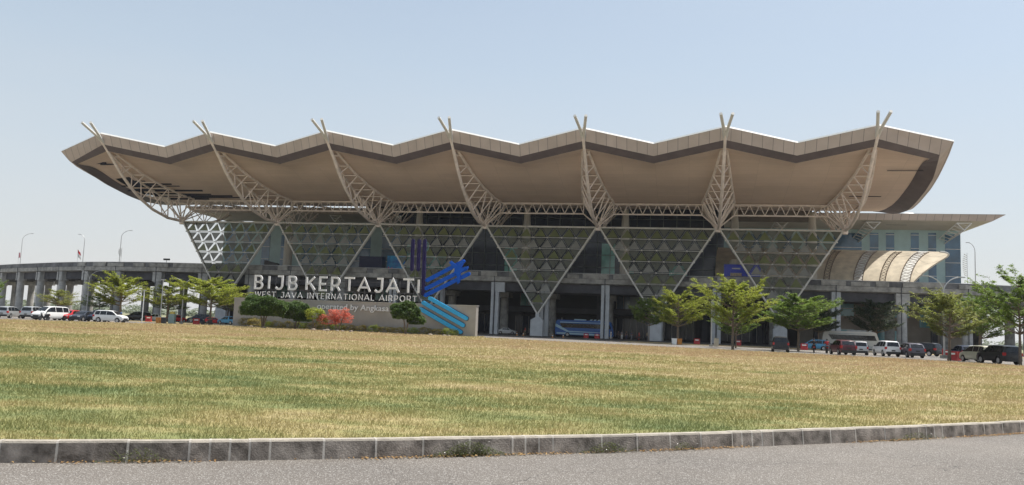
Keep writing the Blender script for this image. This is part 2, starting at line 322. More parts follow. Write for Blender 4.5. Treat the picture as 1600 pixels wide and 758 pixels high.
def grass_nodes(name, blades=False):
    m = bpy.data.materials.new(name); m.use_nodes = True; t = m.node_tree; N = t.nodes; L = t.links; b = N['Principled BSDF']
    b.inputs['Roughness'].default_value = 0.8; b.inputs['Specular IOR Level'].default_value = 0.2
    g = N.new('ShaderNodeNewGeometry')
    mp = N.new('ShaderNodeMapping'); mp.inputs['Scale'].default_value = (0.09, 0.15, 0.0); mp.inputs['Rotation'].default_value = (0,0,R(-7)); L.new(g.outputs['Position'], mp.inputs['Vector'])
    big = N.new('ShaderNodeTexNoise'); big.inputs['Scale'].default_value = 1.0; big.inputs['Detail'].default_value = 7; big.inputs['Roughness'].default_value = 0.62; L.new(mp.outputs[0], big.inputs['Vector'])
    mp2 = N.new('ShaderNodeMapping'); mp2.inputs['Scale'].default_value = (0.5, 1.1, 0.0); L.new(g.outputs['Position'], mp2.inputs['Vector'])
    med = N.new('ShaderNodeTexNoise'); med.inputs['Scale'].default_value = 1.0; med.inputs['Detail'].default_value = 8; med.inputs['Roughness'].default_value = 0.7; L.new(mp2.outputs[0], med.inputs['Vector'])
    sp = N.new('ShaderNodeSeparateXYZ'); L.new(g.outputs['Position'], sp.inputs[0])
    # drier towards the far side: ramp on distance along y
    mr = N.new('ShaderNodeMapRange'); mr.inputs[1].default_value = 22; mr.inputs[2].default_value = 62; mr.inputs[3].default_value = -0.005; mr.inputs[4].default_value = 0.15; L.new(sp.outputs[1], mr.inputs[0])
    # drier to the right
    mx_ = N.new('ShaderNodeMapRange'); mx_.inputs[1].default_value = -6; mx_.inputs[2].default_value = 14; mx_.inputs[3].default_value = 0.0; mx_.inputs[4].default_value = 0.05; L.new(sp.outputs[0], mx_.inputs[0])
    a1 = N.new('ShaderNodeMath'); a1.operation = 'MULTIPLY_ADD'; a1.inputs[1].default_value = 0.45; L.new(med.outputs['Fac'], a1.inputs[0]); 
    s0 = N.new('ShaderNodeMath'); s0.operation = 'MULTIPLY'; s0.inputs[1].default_value = 0.75; L.new(big.outputs['Fac'], s0.inputs[0]); L.new(s0.outputs[0], a1.inputs[2])
    a2 = N.new('ShaderNodeMath'); a2.operation = 'ADD'; L.new(a1.outputs[0], a2.inputs[0]); L.new(mr.outputs[0], a2.inputs[1])
    a3 = N.new('ShaderNodeMath'); a3.operation = 'ADD'; L.new(a2.outputs[0], a3.inputs[0]); L.new(mx_.outputs[0], a3.inputs[1])
    r = N.new('ShaderNodeValToRGB'); e = r.color_ramp.elements
    e[0].position = 0.50; e[0].color = (0.15, 0.19, 0.08, 1); e[1].position = 0.86; e[1].color = (0.37, 0.27, 0.165, 1)
    x = e.new(0.585); x.color = (0.235, 0.24, 0.10, 1); x = e.new(0.655); x.color = (0.345, 0.30, 0.145, 1); x = e.new(0.75); x.color = (0.43, 0.355, 0.215, 1)
    L.new(a3.outputs[0], r.inputs['Fac'])
    fn = N.new('ShaderNodeTexNoise'); fn.inputs['Scale'].default_value = 14 if not blades else 40; fn.inputs['Detail'].default_value = 5; fn.inputs['Roughness'].default_value = 0.8
    mp3 = N.new('ShaderNodeMapping'); mp3.inputs['Scale'].default_value = (1, 0.45 if not blades else 1, 1); L.new(g.outputs['Position'], mp3.inputs['Vector']); L.new(mp3.outputs[0], fn.inputs['Vector'])
    rr = N.new('ShaderNodeValToRGB'); rr.color_ramp.elements[0].position = 0.3; rr.color_ramp.elements[0].color = (0.78, 0.78, 0.77, 1); rr.color_ramp.elements[1].position = 0.72; rr.color_ramp.elements[1].color = (1.28, 1.24, 1.14, 1)
    L.new(fn.outputs['Fac'], rr.inputs['Fac'])
    mx = N.new('ShaderNodeMix'); mx.data_type = 'RGBA'; mx.blend_type = 'MULTIPLY'; mx.inputs[0].default_value = 1; L.new(r.outputs[0], mx.inputs[6]); L.new(rr.outputs[0], mx.inputs[7])
    L.new(mx.outputs[2], b.inputs['Base Color'])
    if blades:
        tr = N.new('ShaderNodeBsdfTranslucent'); L.new(mx.outputs[2], tr.inputs['Color']); ms = N.new('ShaderNodeMixShader'); ms.inputs[0].default_value = 0.4
        L.new(b.outputs[0], ms.inputs[1]); L.new(tr.outputs[0], ms.inputs[2]); L.new(ms.outputs[0], N['Material Output'].inputs[0])
    else:
        bp = N.new('ShaderNodeBump'); bp.inputs['Strength'].default_value = 0.8; bp.inputs['Distance'].default_value = 0.05; L.new(fn.outputs['Fac'], bp.inputs['Height']); L.new(bp.outputs[0], b.inputs['Normal'])
    return m
GRASS = grass_nodes('dry_grass'); BLADE = grass_nodes('grass_blade', True)
EARTH = mat('far_earth', (0.25, 0.22, 0.13), 0.95, 0, 0.3, 0.02, 0.0, var2=(0.12, 0.14, 0.06))

def sheet(name, poly, z, m, kind='structure'):
    b = MB(); b.add([(p[0], p[1], z) for p in poly], [tuple(range(len(poly)))])
    o = b.build(name, m); o['kind'] = kind
    if o.data.polygons[0].normal.z < 0: o.data.flip_normals()
    return o
gr = MB(); S_ = 4000
gr.add([(-S_,-S_,-0.03),(S_,-S_,-0.03),(S_,S_,-0.03),(-S_,S_,-0.03)], [(0,1,2,3)]); gr.build('ground', EARTH)['kind'] = 'structure'
# asphalt loop road and forecourt round the lawn
sheet('road', [(-200,-60),(200,-60),(230,60),(200,175),(120,200),(-20,232),(-190,262),(-215,100)], 0.0, ROAD)
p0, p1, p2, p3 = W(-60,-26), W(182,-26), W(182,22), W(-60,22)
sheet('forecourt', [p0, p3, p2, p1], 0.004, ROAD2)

# kerb line (lawn side) measured in plan
KP = [(-60,3.0),(-40,4.2),(-24,5.55),(-14,7.0),(-9,7.9),(-5.15,8.72),(-4.0,9.06),(-2.78,9.48),(-1.42,10.0),(0.1,10.65),(1.85,11.42),(3.92,12.5),(6.46,13.86),(9.83,15.86),(14,18.6),(20,23.2),(27,29.3),(34,36.5),(40,44),(44.5,51),(46,57)]
def resample(P, step=0.05):
    P = np.array(P, float); out = []
    # smooth by Catmull-Rom
    for i in range(len(P)-1):
        a = P[max(i-1,0)]; b_ = P[i]; c = P[i+1]; d = P[min(i+2,len(P)-1)]; n = max(2, int(np.hypot(*(c-b_))/step))
        for k in range(n):
            t = k/n; out.append(0.5*((2*b_)+(-a+c)*t+(2*a-5*b_+4*c-d)*t*t+(-a+3*b_-3*c+d)*t**3))
    out.append(P[-1]); return np.array(out)
KR = resample(KP)
FAR = [(43.6,62.0),(40.4,65.0),(35.2,75.3),(25.6,81.7),(14.2,89.2),(2,96.5),(-3.2,102.5),(-3.0,111.5),(-33,121.5),(-45,112.5),(-47,103.5),(-53,94),(-62,91),(-90,92),(-130,80),(-120,30),(-80,2)]
seg = np.hypot(*np.diff(KR, axis=0).T); S = np.concatenate([[0], np.cumsum(seg)])
def at_s(s):
    i = min(max(np.searchsorted(S, s)-1, 0), len(KR)-2); f = (s-S[i])/max(seg[i],1e-9); p = KR[i]*(1-f)+KR[i+1]*f
    d = KR[min(i+3,len(KR)-1)]-KR[max(i-3,0)]; d = d/np.hypot(*d); return p, d
def grass_height(x, y): return 0.2
inner = [tuple(at_s(s)[0] + np.array([-at_s(s)[1][1], at_s(s)[1][0]])*0.14) for s in np.arange(0, S[-1], 0.5)]
# lawn as a gently uneven sheet: triangulated grid clipped to the outline
lawn_poly = inner + FAR
def lawn():
    bm = bmesh.new(); vs = [bm.verts.new((p[0], p[1], 0.19)) for p in lawn_poly]; f = bm.faces.new(vs)
    bmesh.ops.triangulate(bm, faces=[f]); 
    me = bpy.data.meshes.new('lawn'); bm.normal_update(); bm.to_mesh(me); bm.free(); me.materials.append(GRASS)
    o = bpy.data.objects.new('lawn', me); col.objects.link(o); o['kind'] = 'structure'
    if me.polygons[0].normal.z < 0: me.flip_normals()
lawn()
KERBF = mat('kerb_face', (0.30, 0.26, 0.225), 0.9, 0, 0.3, 4.0, 0.6, var2=(0.09, 0.075, 0.062))  # stained concrete, face also toned darker than the top for its shade
KERBT = mat('kerb_top', (0.38, 0.34, 0.285), 0.9, 0, 0.2, 6.0, 0.4)
MORTAR = mat('mortar', (0.48, 0.44, 0.39), 0.9, 0, 0.2, 8.0, 0.3)
def kerb():
    b = MB(); s0 = S[np.argmin(np.hypot(KR[:,0]+5.15, KR[:,1]-8.72))]
    # block lengths along the visible run, long kerb stones and short cut ones
    rnd = random.Random(3); seq = [0.54,0.68,0.62,0.21,0.21,0.21,0.22,0.60,0.61,0.58,0.6,0.58,0.18,0.19,0.20,0.72,0.56,0.55,0.55,0.58,0.19,0.20,0.2,0.22,0.62,0.6]
    cuts = []; s = s0-0.05; i = 0
    while s > 0: s -= rnd.choice([0.7,0.75,0.25,0.72]); cuts.insert(0, s)
    s = s0-0.05; cuts.append(s)
    while s < S[-1]-1: s += seq[i % len(seq)]*(1 if i < 26 else 1.05); i += 1; cuts.append(s)
    cuts = [c for c in cuts if 0 <= c <= S[-1]]
    def ring(s, off=0.0, top=0.0):
        p, d = at_s(s); n = np.array([-d[1], d[0]])
        return [(*(p+n*a), z) for a, z in ((-0.022-off, -0.03), (0.0-off, 0.2+top), (0.012, 0.222+top), (0.125, 0.222+top), (0.15, 0.10))]
    for a, c in zip(cuts[:-1], cuts[1:]):
        n = max(1, int((c-a)/0.3)); dz = rnd.uniform(-0.004, 0.004); of = rnd.uniform(-0.005, 0.006)
        rs = [ring(a+0.012+(c-a-0.024)*k/n, of, dz) for k in range(n+1)]; o = len(b.v)
        b.v += [v for r_ in rs for v in r_]
        for k in range(n):
            for j in range(4):
                b.f.append((o+k*5+j, o+k*5+j+1, o+(k+1)*5+j+1, o+(k+1)*5+j)); b.m.append(0 if j == 0 else 1)
        for e, k in ((0, 0), (1, n)): b.f.append(tuple(o+k*5+j for j in range(5))); b.m.append(0)
        r1, r2 = ring(c-0.0135, 0.001, 0.001), ring(c+0.0125, 0.001, 0.001); o = len(b.v); b.v += r1+r2
        for j in range(4): b.f.append((o+j, o+j+1, o+5+j+1, o+5+j)); b.m.append(2)
    o = b.build('kerb', [KERBF, KERBT, MORTAR]); o['kind'] = 'structure'
kerb()
def strip(name, P, wd, z0, z1, m):
    b = MB(); P = resample(P, 1.0); vs = []
    for i, p in enumerate(P):
        d = P[min(i+1,len(P)-1)]-P[max(i-1,0)]; d = d/np.hypot(*d); n = np.array([-d[1], d[0]])
        vs += [(*(p-n*wd/2), z0), (*(p-n*wd/2), z1), (*(p+n*wd/2), z1), (*(p+n*wd/2), z0)]
    b.add(vs, [(i*4+j, i*4+j+1, i*4+j+5, i*4+j+4) for i in range(len(P)-1) for j in range(3)])
    o = b.build(name, m); o['kind'] = 'structure'; return o
strip('kerb', [(46,57.1)]+FAR[:6]+[(-3.2,102.3)], 0.16, 0.0, 0.225, KERBT)
strip('kerb', [(-33,121.7),(-45,112.7),(-47.2,103.7),(-53,94.2),(-62,91.2),(-90,92.2)], 0.16, 0.0, 0.225, KERBT)
# planting island beyond the right-hand road where the trees stand
sheet('verge', [W(104,24), W(104,41), W(150,34), W(176,22), W(176,14)], 0.03, GRASS)
sheet('verge', [W(-52,34), W(-52,46), W(33,46), W(36,30)], 0.03, GRASS)

# grass blades near the camera
def grass_blades():
    rng = np.random.default_rng(5)
    def pip(x, y, poly):
        P = np.array(poly); ins = np.zeros(len(x), bool); j = len(P)-1
        for i in range(len(P)):
            c = ((P[i,1] > y) != (P[j,1] > y)) & (x < (P[j,0]-P[i,0])*(y-P[i,1])/(P[j,1]-P[i,1]+1e-12)+P[i,0]); ins ^= c; j = i
        return ins
    inn = [tuple(at_s(s)[0] + np.array([-at_s(s)[1][1], at_s(s)[1][0]])*0.16) for s in np.arange(0, S[-1], 0.5)] + FAR
    VV = []
    for (y0, y1, cnt, wd, hh) in ((8.3, 14, 130000, 0.005, 0.045), (14, 22, 150000, 0.007, 0.047), (22, 36, 160000, 0.012, 0.05), (36, 60, 160000, 0.022, 0.055), (60, 85, 130000, 0.04, 0.065), (85, 122, 90000, 0.065, 0.075)):
        y = y0+(y1-y0)*rng.random(cnt); x = (rng.random(cnt)*2-1)*(y*0.68+1.5)
        k = pip(x, y, inn); x, y = x[k], y[k]; n = len(x)
        cl = 0.55+0.9*(np.sin(x*2.1+np.sin(y*3.3)*1.4)*np.sin(y*1.7+x*0.6)*0.5+0.5)
        keep = rng.random(n) < cl; x, y, cl = x[keep], y[keep], cl[keep]; n = len(x)
        h = hh*(0.35+rng.random(n)**3*1.7)*(0.45+0.6*cl); a = rng.random(n)*2*PI; wv = wd*(0.6+0.8*rng.random(n))
        lean = h*(0.2+0.9*rng.random(n)); b2 = rng.random(n)*2*PI
        A = np.stack([x-np.cos(a)*wv, y-np.sin(a)*wv, np.full(n, 0.185)], 1); B = np.stack([x+np.cos(a)*wv, y+np.sin(a)*wv, np.full(n, 0.185)], 1)
        T = np.stack([x+np.cos(b2)*lean, y+np.sin(b2)*lean, 0.19+h], 1)
        VV.append(np.stack([A, B, T], 1).reshape(-1, 3))
    V = np.concatenate(VV); F = np.arange(len(V)).reshape(-1, 3)
    o = raw_mesh('grass', V, F, BLADE); tag(o, 'short patchy green and straw coloured grass blades on the lawn', 'grass', kind='stuff')
grass_blades()

# ------------------------------------------------------------ terminal building (local x = along the front, local y = backwards)
TB = thing('terminal_building', 'airport terminal with zigzag edged curved roof on steel truss trees and triangular lattice screens', 'building', BO, -TH)
def pl(t, n, z): return (t, -n, z)
BAY = 23.97
node_t = [BAY*i for i in range(7)]
lowP = [(0,22.8),(5.4,22.85),(11,23.95),(15.1,25.5),(18.7,27.4),(22.3,29.9),(25.3,32.5),(28.7,35.2)]
upP = [(-2,27.75),(4.9,28.1),(11.7,29.2),(18.1,30.8),(24.0,33.0),(27.6,34.8)]
def ip(P, n): return float(np.interp(n, [p[0] for p in P], [p[1] for p in P]))
def hw(n): return 3.1*max(0.0, min(1.0, (27.6-n)/26.0))**0.85 + 0.02
def up(i, n, s): return pl(node_t[i]+s*hw(n), n, ip(upP, n))
def make_truss(i):
    b = MB(); b.tube([pl(node_t[i], n, z) for n, z in lowP], 0.30, 10); p = b.build('roof_truss', STEEL, TB, smooth=True)
    ns = [-2, 1.5, 4.9, 8.3, 11.7, 14.9, 18.1, 21, 24.0, 26, 27.6]
    for s in (-1, 1):
        b = MB(); b.tube([up(i, n, s) for n in ns], 0.24, 8); b.build('top_chord', STEEL, p, smooth=True)
        b = MB(); b.tube([pl(node_t[i]+s*0.05, 28.0, 34.7), pl(node_t[i]+s*0.35, 30.0, 36.0), pl(node_t[i]+s*0.95, 33.2, 37.6)], 0.27, 10); b.build('horn', STEEL_LIGHT, p, smooth=True)
    b = MB()
    st = [0.5, 4.9, 9.3, 13.0, 16.6, 20.2, 23.6]; lo = [2.5, 7.5, 11.5, 15.0, 18.5, 22.0, 25.5]
    for n in st+[25.6]: b.tube([up(i, n, -1), up(i, n, 1)], 0.12, 6)
    for k, n in enumerate(st):
        for s in (-1, 1):
            b.tube([up(i, n, s), pl(node_t[i], lo[k], ip(lowP, lo[k]))], 0.12, 6)
    # fan of struts from the node, forwards and backwards
    for s in (-1, 1):
        for n in (-1.5, 2.5, 6.0): b.tube([pl(node_t[i], 0.2, 22.9), up(i, n, s)], 0.15, 6)
        b.tube([pl(node_t[i], 5.4, 22.85), up(i, 9.3, s)], 0.13, 6)
        for n in (-6, -12): b.tube([pl(node_t[i], 0, 22.85), pl(node_t[i]+s*3.1, n, 27.9+(-n-2)*0.05)], 0.13, 6)
    b.build('bracing', STEEL, p)
    # rear half of the tree: chord swinging back up below the rear roof
    b = MB(); rp = [(0,22.8),(-5,22.9),(-11,23.9),(-16,25.3),(-20,27.0),(-23,28.6)]
    b.tube([pl(node_t[i], n, z) for n, z in rp], 0.26, 8)
    for s in (-1, 1):
        b.tube([pl(node_t[i]+s*3.1, n, 27.75+max(0,(-n-2))*0.08) for n in (-2,-8,-14,-20,-23)], 0.2, 6)
        zz = [(-6,-5),(-6,-9),(-12,-9),(-12,-15),(-18,-15)]
        for a, c in zz: b.tube([pl(node_t[i]+s*3.1, a, 27.75+max(0,(-a-2))*0.08), pl(node_t[i], c, ip(rp[::-1], c))], 0.11, 5)
    b.build('rear_chord', STEEL, p)
    b = MB(); b.lathe([(0.05,-0.75),(0.5,-0.7),(0.62,-0.3),(0.62,0.25),(0.45,0.5),(0.05,0.55)], 14, pl(node_t[i], 0, 22.8)); b.build('node_joint', STEEL, p, smooth=True)
for i in range(7): make_truss(i)

def make_link(i):
    a, c = node_t[i]+3.1, node_t[i+1]-3.1; b = MB(); n = 0.0; zt, zb = 27.7, 25.55
    b.tube([pl(a-0.4, n, zt), pl(c+0.4, n, zt)], 0.17, 8); b.tube([pl(a-0.5, n-1.6, zt), pl(c+0.5, n-1.6, zt)], 0.13, 6)
    b.tube([pl(node_t[i], n, 22.9), pl(a, n, zb), pl(c, n, zb), pl(node_t[i+1], n, 22.9)], 0.16, 8)
    k = 9; w_ = (c-a)/k
    b.tube([pl(a, n, zb), pl(a, n, zt)], 0.09, 6); b.tube([pl(c, n, zb), pl(c, n, zt)], 0.09, 6)
    for j in range(k):
        b.tube([pl(a+w_*j, n, zb), pl(a+w_*(j+0.5), n, zt)], 0.085, 6); b.tube([pl(a+w_*(j+0.5), n, zt), pl(a+w_*(j+1), n, zb)], 0.085, 6)
    b.build('link_truss', STEEL, TB)
for i in range(6): make_link(i)

# --- roof shell
T0, T1 = -11.6, 156.0
gP = [(-30,33.0),(-24,30.9),(-18,29.35),(-12,28.45),(-6,28.05),(0,28.0),(4.9,28.45),(11.7,29.6),(18.1,31.2),(22,32.4),(24.0,33.25),(26,34.2),(28,35.1)]
def zig(t):  # 0 at a valley, 1 at a peak
    ph = (t/BAY) % 1.0; d = min(ph, 1-ph); return 1-2*d
def edge(t):
    k = zig(t); e = 0.0
    if t < 0: e = min(1, -t/11.6)*(-0.9)         # the end corners dip a little
    return (25.5+3.5*k, 34.45+2.0*k+e)
ts = sorted(set([T0, T1] + [BAY*i/2 for i in range(-0, 14) if T0 < BAY*i/2 < T1] + list(np.arange(T0, T1, 0.8))))
ts = [t for k, t in enumerate(ts) if k == 0 or t-ts[k-1] > 1e-4]
def shell():
    # soffit, with a field of missing panels near the left end
    V = []; F = []; FM = []
    rows = 46; TI0, TI1 = T0+2.9, T1-3.3
    tsi = [t for t in ts if TI0+0.3 < t < TI1-0.3]; tsi = [TI0]+tsi+[TI1]
    for t in tsi:
        en, ez = edge(t); n1 = en-2.3; z1 = ez-3.05
        for k in range(rows+1):
            n = -30 + (n1+30)*k/rows; g = ip(gP, n); bl = max(0, (k/rows-0.82)/0.18); bl = bl*bl*(3-2*bl)
            V.append(pl(t, n, g*(1-bl)+z1*bl))
    rnd = random.Random(11); hole = set()
    for a in range(len(tsi)-1):
        for k in range(rows):
            t = tsi[a]; v = V[a*(rows+1)+k]; n = -v[1]
            # ragged edge of the opened strip, each row of panels ends somewhere else
            end = {0: 9.0, 1: 7.5, 2: 11.5, 3: 6.5, 4: 9.5}[int(n*0.9) % 5]
            if 2.0 < n < 13.5 and T0+3.4 < t < -7.6+(13.5-n)*0.75+end*0.35: hole.add((a, k))
    streaks = [(13.5, 16.0, 14.3), (7.0, 12.0, 4.5), (16.5, 21.5, 2.5)]
    F = [(a*(rows+1)+k, (a+1)*(rows+1)+k, (a+1)*(rows+1)+k+1, a*(rows+1)+k+1) for a in range(len(tsi)-1) for k in range(rows) if (a, k) not in hole]
    me = bpy.data.meshes.new('soffit'); me.from_pydata(V, [], F); me.materials.append(SOFFIT)
    me.polygons.foreach_set('use_smooth', [True]*len(me.polygons)); me.update()
    so = bpy.data.objects.new('soffit', me); col.objects.link(so); so.parent = TB
    # backing sheet coloured dark for the roof inside seen through the missing panels, with hanging strips
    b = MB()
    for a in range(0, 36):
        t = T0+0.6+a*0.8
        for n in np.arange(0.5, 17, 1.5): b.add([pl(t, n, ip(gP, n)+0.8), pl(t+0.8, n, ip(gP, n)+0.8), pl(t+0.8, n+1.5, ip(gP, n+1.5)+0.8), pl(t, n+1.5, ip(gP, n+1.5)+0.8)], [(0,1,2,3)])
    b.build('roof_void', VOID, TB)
    b = MB(); rnd = random.Random(4)
    for (n, a, c) in ((13.0,-6.5,-1.0),(11.6,-5,4.5),(10.2,-9,5.5),(8.9,-7,3),(7.6,-10,9.5),(6.2,-6,11.0),(5.0,-3,10.0),(3.8,-5,14.5),(2.2,2,19),(1.0,-4,7),(21.5,-7.5,-4.2),(20.8,-6.2,-2.6)):
        z = ip(gP, n)-0.05; z2 = z-rnd.uniform(0.05, 0.28)
        b.add([pl(a,n,z),pl(c,n,z-0.02),pl(c,n-0.28,z2-0.05),pl(a,n-0.28,z2-0.12),pl(a,n,z+0.03),pl(c,n,z+0.01),pl(c,n-0.28,z2-0.02),pl(a,n-0.28,z2-0.09)],[(0,1,2,3),(4,7,6,5),(0,4,5,1),(1,5,6,2),(2,6,7,3),(3,7,4,0)], rnd.choice([0, 0, 1]))
    b.build('loose_panel', [VOID, SOFFIT], TB)
    b = MB()
    for (t, n, l) in ((143.5, 6.0, 5.6), (147.5, 18.0, 6.0), (120.5, 3, 3)):
        if t > 140: b.box(t, t+l, -n-0.12, -n+0.12, ip(gP, n)-0.1, ip(gP, n)-0.02)
    b.build('gap_shade_strip', VOID, TB)  # dark boxes below the soffit stand for shaded gaps
    # fascia, dark band, white capping along the front
    fa, ba, ca, tp = MB(), MB(), MB(), MB()
    key = [T0]+[BAY*i/2 for i in range(0, 14) if T0 < BAY*i/2 < T1-0.2]+[T1]
    def ins(t, d): return t+d*(1 if t == T0 else (-1 if t == T1 else 0))   # the corners lean inwards towards the bottom
    for a, c in zip(key[:-1], key[1:]):
        (n0, z0), (n1, z1) = edge(a), edge(c); a1, c1, a2, c2 = ins(a, 1.9), ins(c, 1.9), ins(a, 2.9 if a == T0 else 3.3), ins(c, 2.9 if c == T0 else 3.3)
        (e0, y0), (e1, y1) = edge(a2), edge(c2)
        fa.add([pl(a,n0,z0), pl(c,n1,z1), pl(c1,n1-1.0,z1-2.0), pl(a1,n0-1.0,z0-2.0)], [(0,1,2,3)])
        ba.add([pl(a1,n0-1.0,z0-2.0), pl(c1,n1-1.0,z1-2.0), pl(c1,n1-1.15,z1-2.12), pl(a1,n0-1.15,z0-2.12), pl(a2,e0-2.3,y0-3.05), pl(c2,e1-2.3,y1-3.05)], [(0,1,2,3),(3,2,5,4)])
        ca.add([pl(a,n0+0.06,z0-0.06), pl(c,n1+0.06,z1-0.06), pl(c,n1-0.12,z1+0.24), pl(a,n0-0.12,z0+0.24), pl(a,n0-0.9,z0+0.26), pl(c,n1-0.9,z1+0.26)], [(0,1,2,3),(3,2,5,4)])
    fa.build('fascia', FASCIA, TB); ba.build('soffit_edge_band', DARKBAND, TB); ca.build('roof_capping', WHITE, TB)
    # upper skin
    tt = [t for t in key]; nn = [-30,-20,-10,0,10,20,None]
    vs = []
    for t in tt:
        en, ez = edge(t)
        for n in nn:
            if n is None: vs.append(pl(t, en-0.9, ez+0.25))
            else: vs.append(pl(t, n, ip(gP, n)+1.3+(ez-34.45)*max(0, n/25)*0.6))
    k = len(nn); tp.add(vs, [(a*k+j, (a+1)*k+j, (a+1)*k+j+1, a*k+j+1) for a in range(len(tt)-1) for j in range(k-1)])
    tp.build('roof_skin', WHITE, TB)
    # end closures: leaning verges that follow the bowl and hang a little below the soffit
    for (t, d, wd, drop) in ((T0, -1, 2.9, 0.75), (T1, 1, 3.3, 1.25)):
        e = MB(); v2 = MB(); en, ez = edge(t); ns = list(np.linspace(-30, en-2.3, 34)); vs = []; vb = []
        for q_, n in enumerate(ns):
            kf = (n+30)/(en+27.7); bl = max(0, (kf-0.82)/0.18); bl = bl*bl*(3-2*bl); z = ip(gP, n)*(1-bl)+(ez-3.05)*bl
            fr_ = max(0, (n-(en-9))/6.7); fr_ = min(1, fr_)**1.6
            dr = drop*max(0, min(1, (n+22)/22))*(1-fr_)
            nn2 = n*(1-fr_)+(en+(n-(en-2.3)))*fr_*1.0+0*fr_
            zo = (z-dr)*(1-fr_)+(ez-2.0*max(0, 1-fr_)-0.0)*fr_
            n_o = n+(2.3*fr_)
            n_m = n+(1.3*fr_); z_m = (z-dr*0.9)*(1-fr_)+(ez-2.0)*fr_
            vs += [pl(t-d*1.9*fr_-d*0.9*(1-fr_), n_m, z_m), pl(t, n_o, zo+0.45*(1-fr_)), pl(t-d*0.05, n_o-0.1*fr_, z+1.2*(1-fr_)+(ez+0.2-z)*fr_)]
            eni, ezi = edge(t-d*wd); ni = -30+(eni-2.3+30)*kf; zi = ip(gP, ni)*(1-bl)+(ezi-3.05)*bl
            vb += [pl(t-d*(wd+0.25), ni, zi-0.035), pl(t-d*1.9*fr_-d*0.9*(1-fr_), n_m, z_m)]
        k2 = len(ns)
        e.add(vs, [(a*3+j, a*3+j+1, a*3+j+4, a*3+j+3) for a in range(k2-1) for j in range(2)]); v2.add(vb, [(a*2, a*2+1, a*2+3, a*2+2) for a in range(k2-1)])
        e.build('roof_end', FASCIA, TB); v2.build('verge_band', DARKBAND, TB)
    b = MB(); b.add([pl(T0,-30,ip(gP,-30)), pl(T1,-30,ip(gP,-30)), pl(T1,-30,ip(gP,-30)+1.3), pl(T0,-30,ip(gP,-30)+1.3)], [(0,1,2,3)]); b.build('rear_fascia', FASCIA, TB)
shell()

# --- triangular lattice screens
P_OLIVE = through_mat('perforated_olive_panel', (0.15, 0.17, 0.06), 0.22, 0.55)
P_GREY = through_mat('perforated_grey_panel', (0.25, 0.25, 0.225), 0.15, 0.55)
P_DARK = through_mat('perforated_dark_panel', (0.115, 0.12, 0.09), 0.28, 0.55)
ROWS = 8; ZT, ZA = 22.75, 4.5; RH = (ZT-ZA)/ROWS
def make_screen(i):
    a = node_t[i]; cw = BAY/ROWS; fr, g, pn, g2 = MB(), MB(), MB(), MB(); cx = a+BAY/2; ap = pl(cx, 0, ZA)
    off = 0.22
    for n_ in (0.28, -0.28):
        fr.tube([pl(a+0.35, n_, ZT), pl(cx, n_, ZA)], 0.17, 8); fr.tube([pl(a+BAY-0.35, n_, ZT), pl(cx, n_, ZA)], 0.17, 8)
    fr.tube([pl(a, 0, ZT), pl(a+BAY, 0, ZT)], 0.19, 8)
    P = screen_part = fr.build('facade_screen', STEEL_LIGHT, TB)
    def P_(r, c): # grid point, row r from the top, c from the left
        return (a + cw*(r/2+c), ZT-RH*r)
    for r_ in range(ROWS):
        for n_ in (-0.25, 0.3):
            x0, z = P_(r_, 0); x1, _ = P_(r_, ROWS-r_)
            if r_ > 0: g2.tube([pl(x0, n_, z), pl(x1, n_, z)], 0.05 if n_ > 0 else 0.035, 5)
        for c in range(ROWS-r_+1):
            x, z = P_(r_, c); g2.lathe([(0.03,-0.16),(0.15,-0.08),(0.15,0.08),(0.03,0.16)], 6, pl(x, 0.32, z))
        for c in range(ROWS-r_):
            A, B, Cc = P_(r_, c), P_(r_, c+1), P_(r_+1, c)
            g.tube([pl(A[0], -0.2, A[1]), pl(Cc[0], -0.2, Cc[1])], 0.035, 4); g.tube([pl(B[0], -0.2, B[1]), pl(Cc[0], -0.2, Cc[1])], 0.035, 4)
            def tri(pts, mi, tip, sc_=0.74):
                m_ = ((pts[0][0]+pts[1][0]+pts[2][0])/3, (pts[0][1]+pts[1][1]+pts[2][1])/3)
                q = [pl(m_[0]+(p[0]-m_[0])*sc_, 0.12+tip[k_], m_[1]+(p[1]-m_[1])*sc_) for k_, p in enumerate(pts)]
                q2 = [(x, y+0.05, z) for x, y, z in q]
                pn.add(q+q2, [(0,1,2),(5,4,3),(0,3,4,1),(1,4,5,2),(2,5,3,0)], mi)
            # down-pointing panel leans out at the bottom, up-pointing one leans out at the top
            tri([A, B, Cc], 2, (0.0, 0.0, 0.30))
            if c < ROWS-r_-1:
                D = P_(r_+1, c+1); tri([B, Cc, D], 0 if r_ % 2 == 0 else 1, (-0.3, 0.42, 0.42), 0.78)
    g.build('lattice', STEEL_GREY, P); g2.build('lattice_rail', STEEL_LIGHT, P); pn.build('triangular_cladding', [P_OLIVE, P_GREY, P_DARK], P)
for i in range(6): make_screen(i)
for i in range(6):   # concrete footings under the screen tips
    x = node_t[i]+BAY/2; b = MB(); b.prism([(x-1.3,0),(x+1.3,0),(x+1.3,3.3),(x+0.5,4.0),(x-0.2,3.9),(x-1.3,3.3)], -0.9, 1.1); 
    b.cyl(x, 0, 3.6, 4.7, 0.45, 12); b.build('footing', CONC_LIGHT, TB, bevel=0.05)

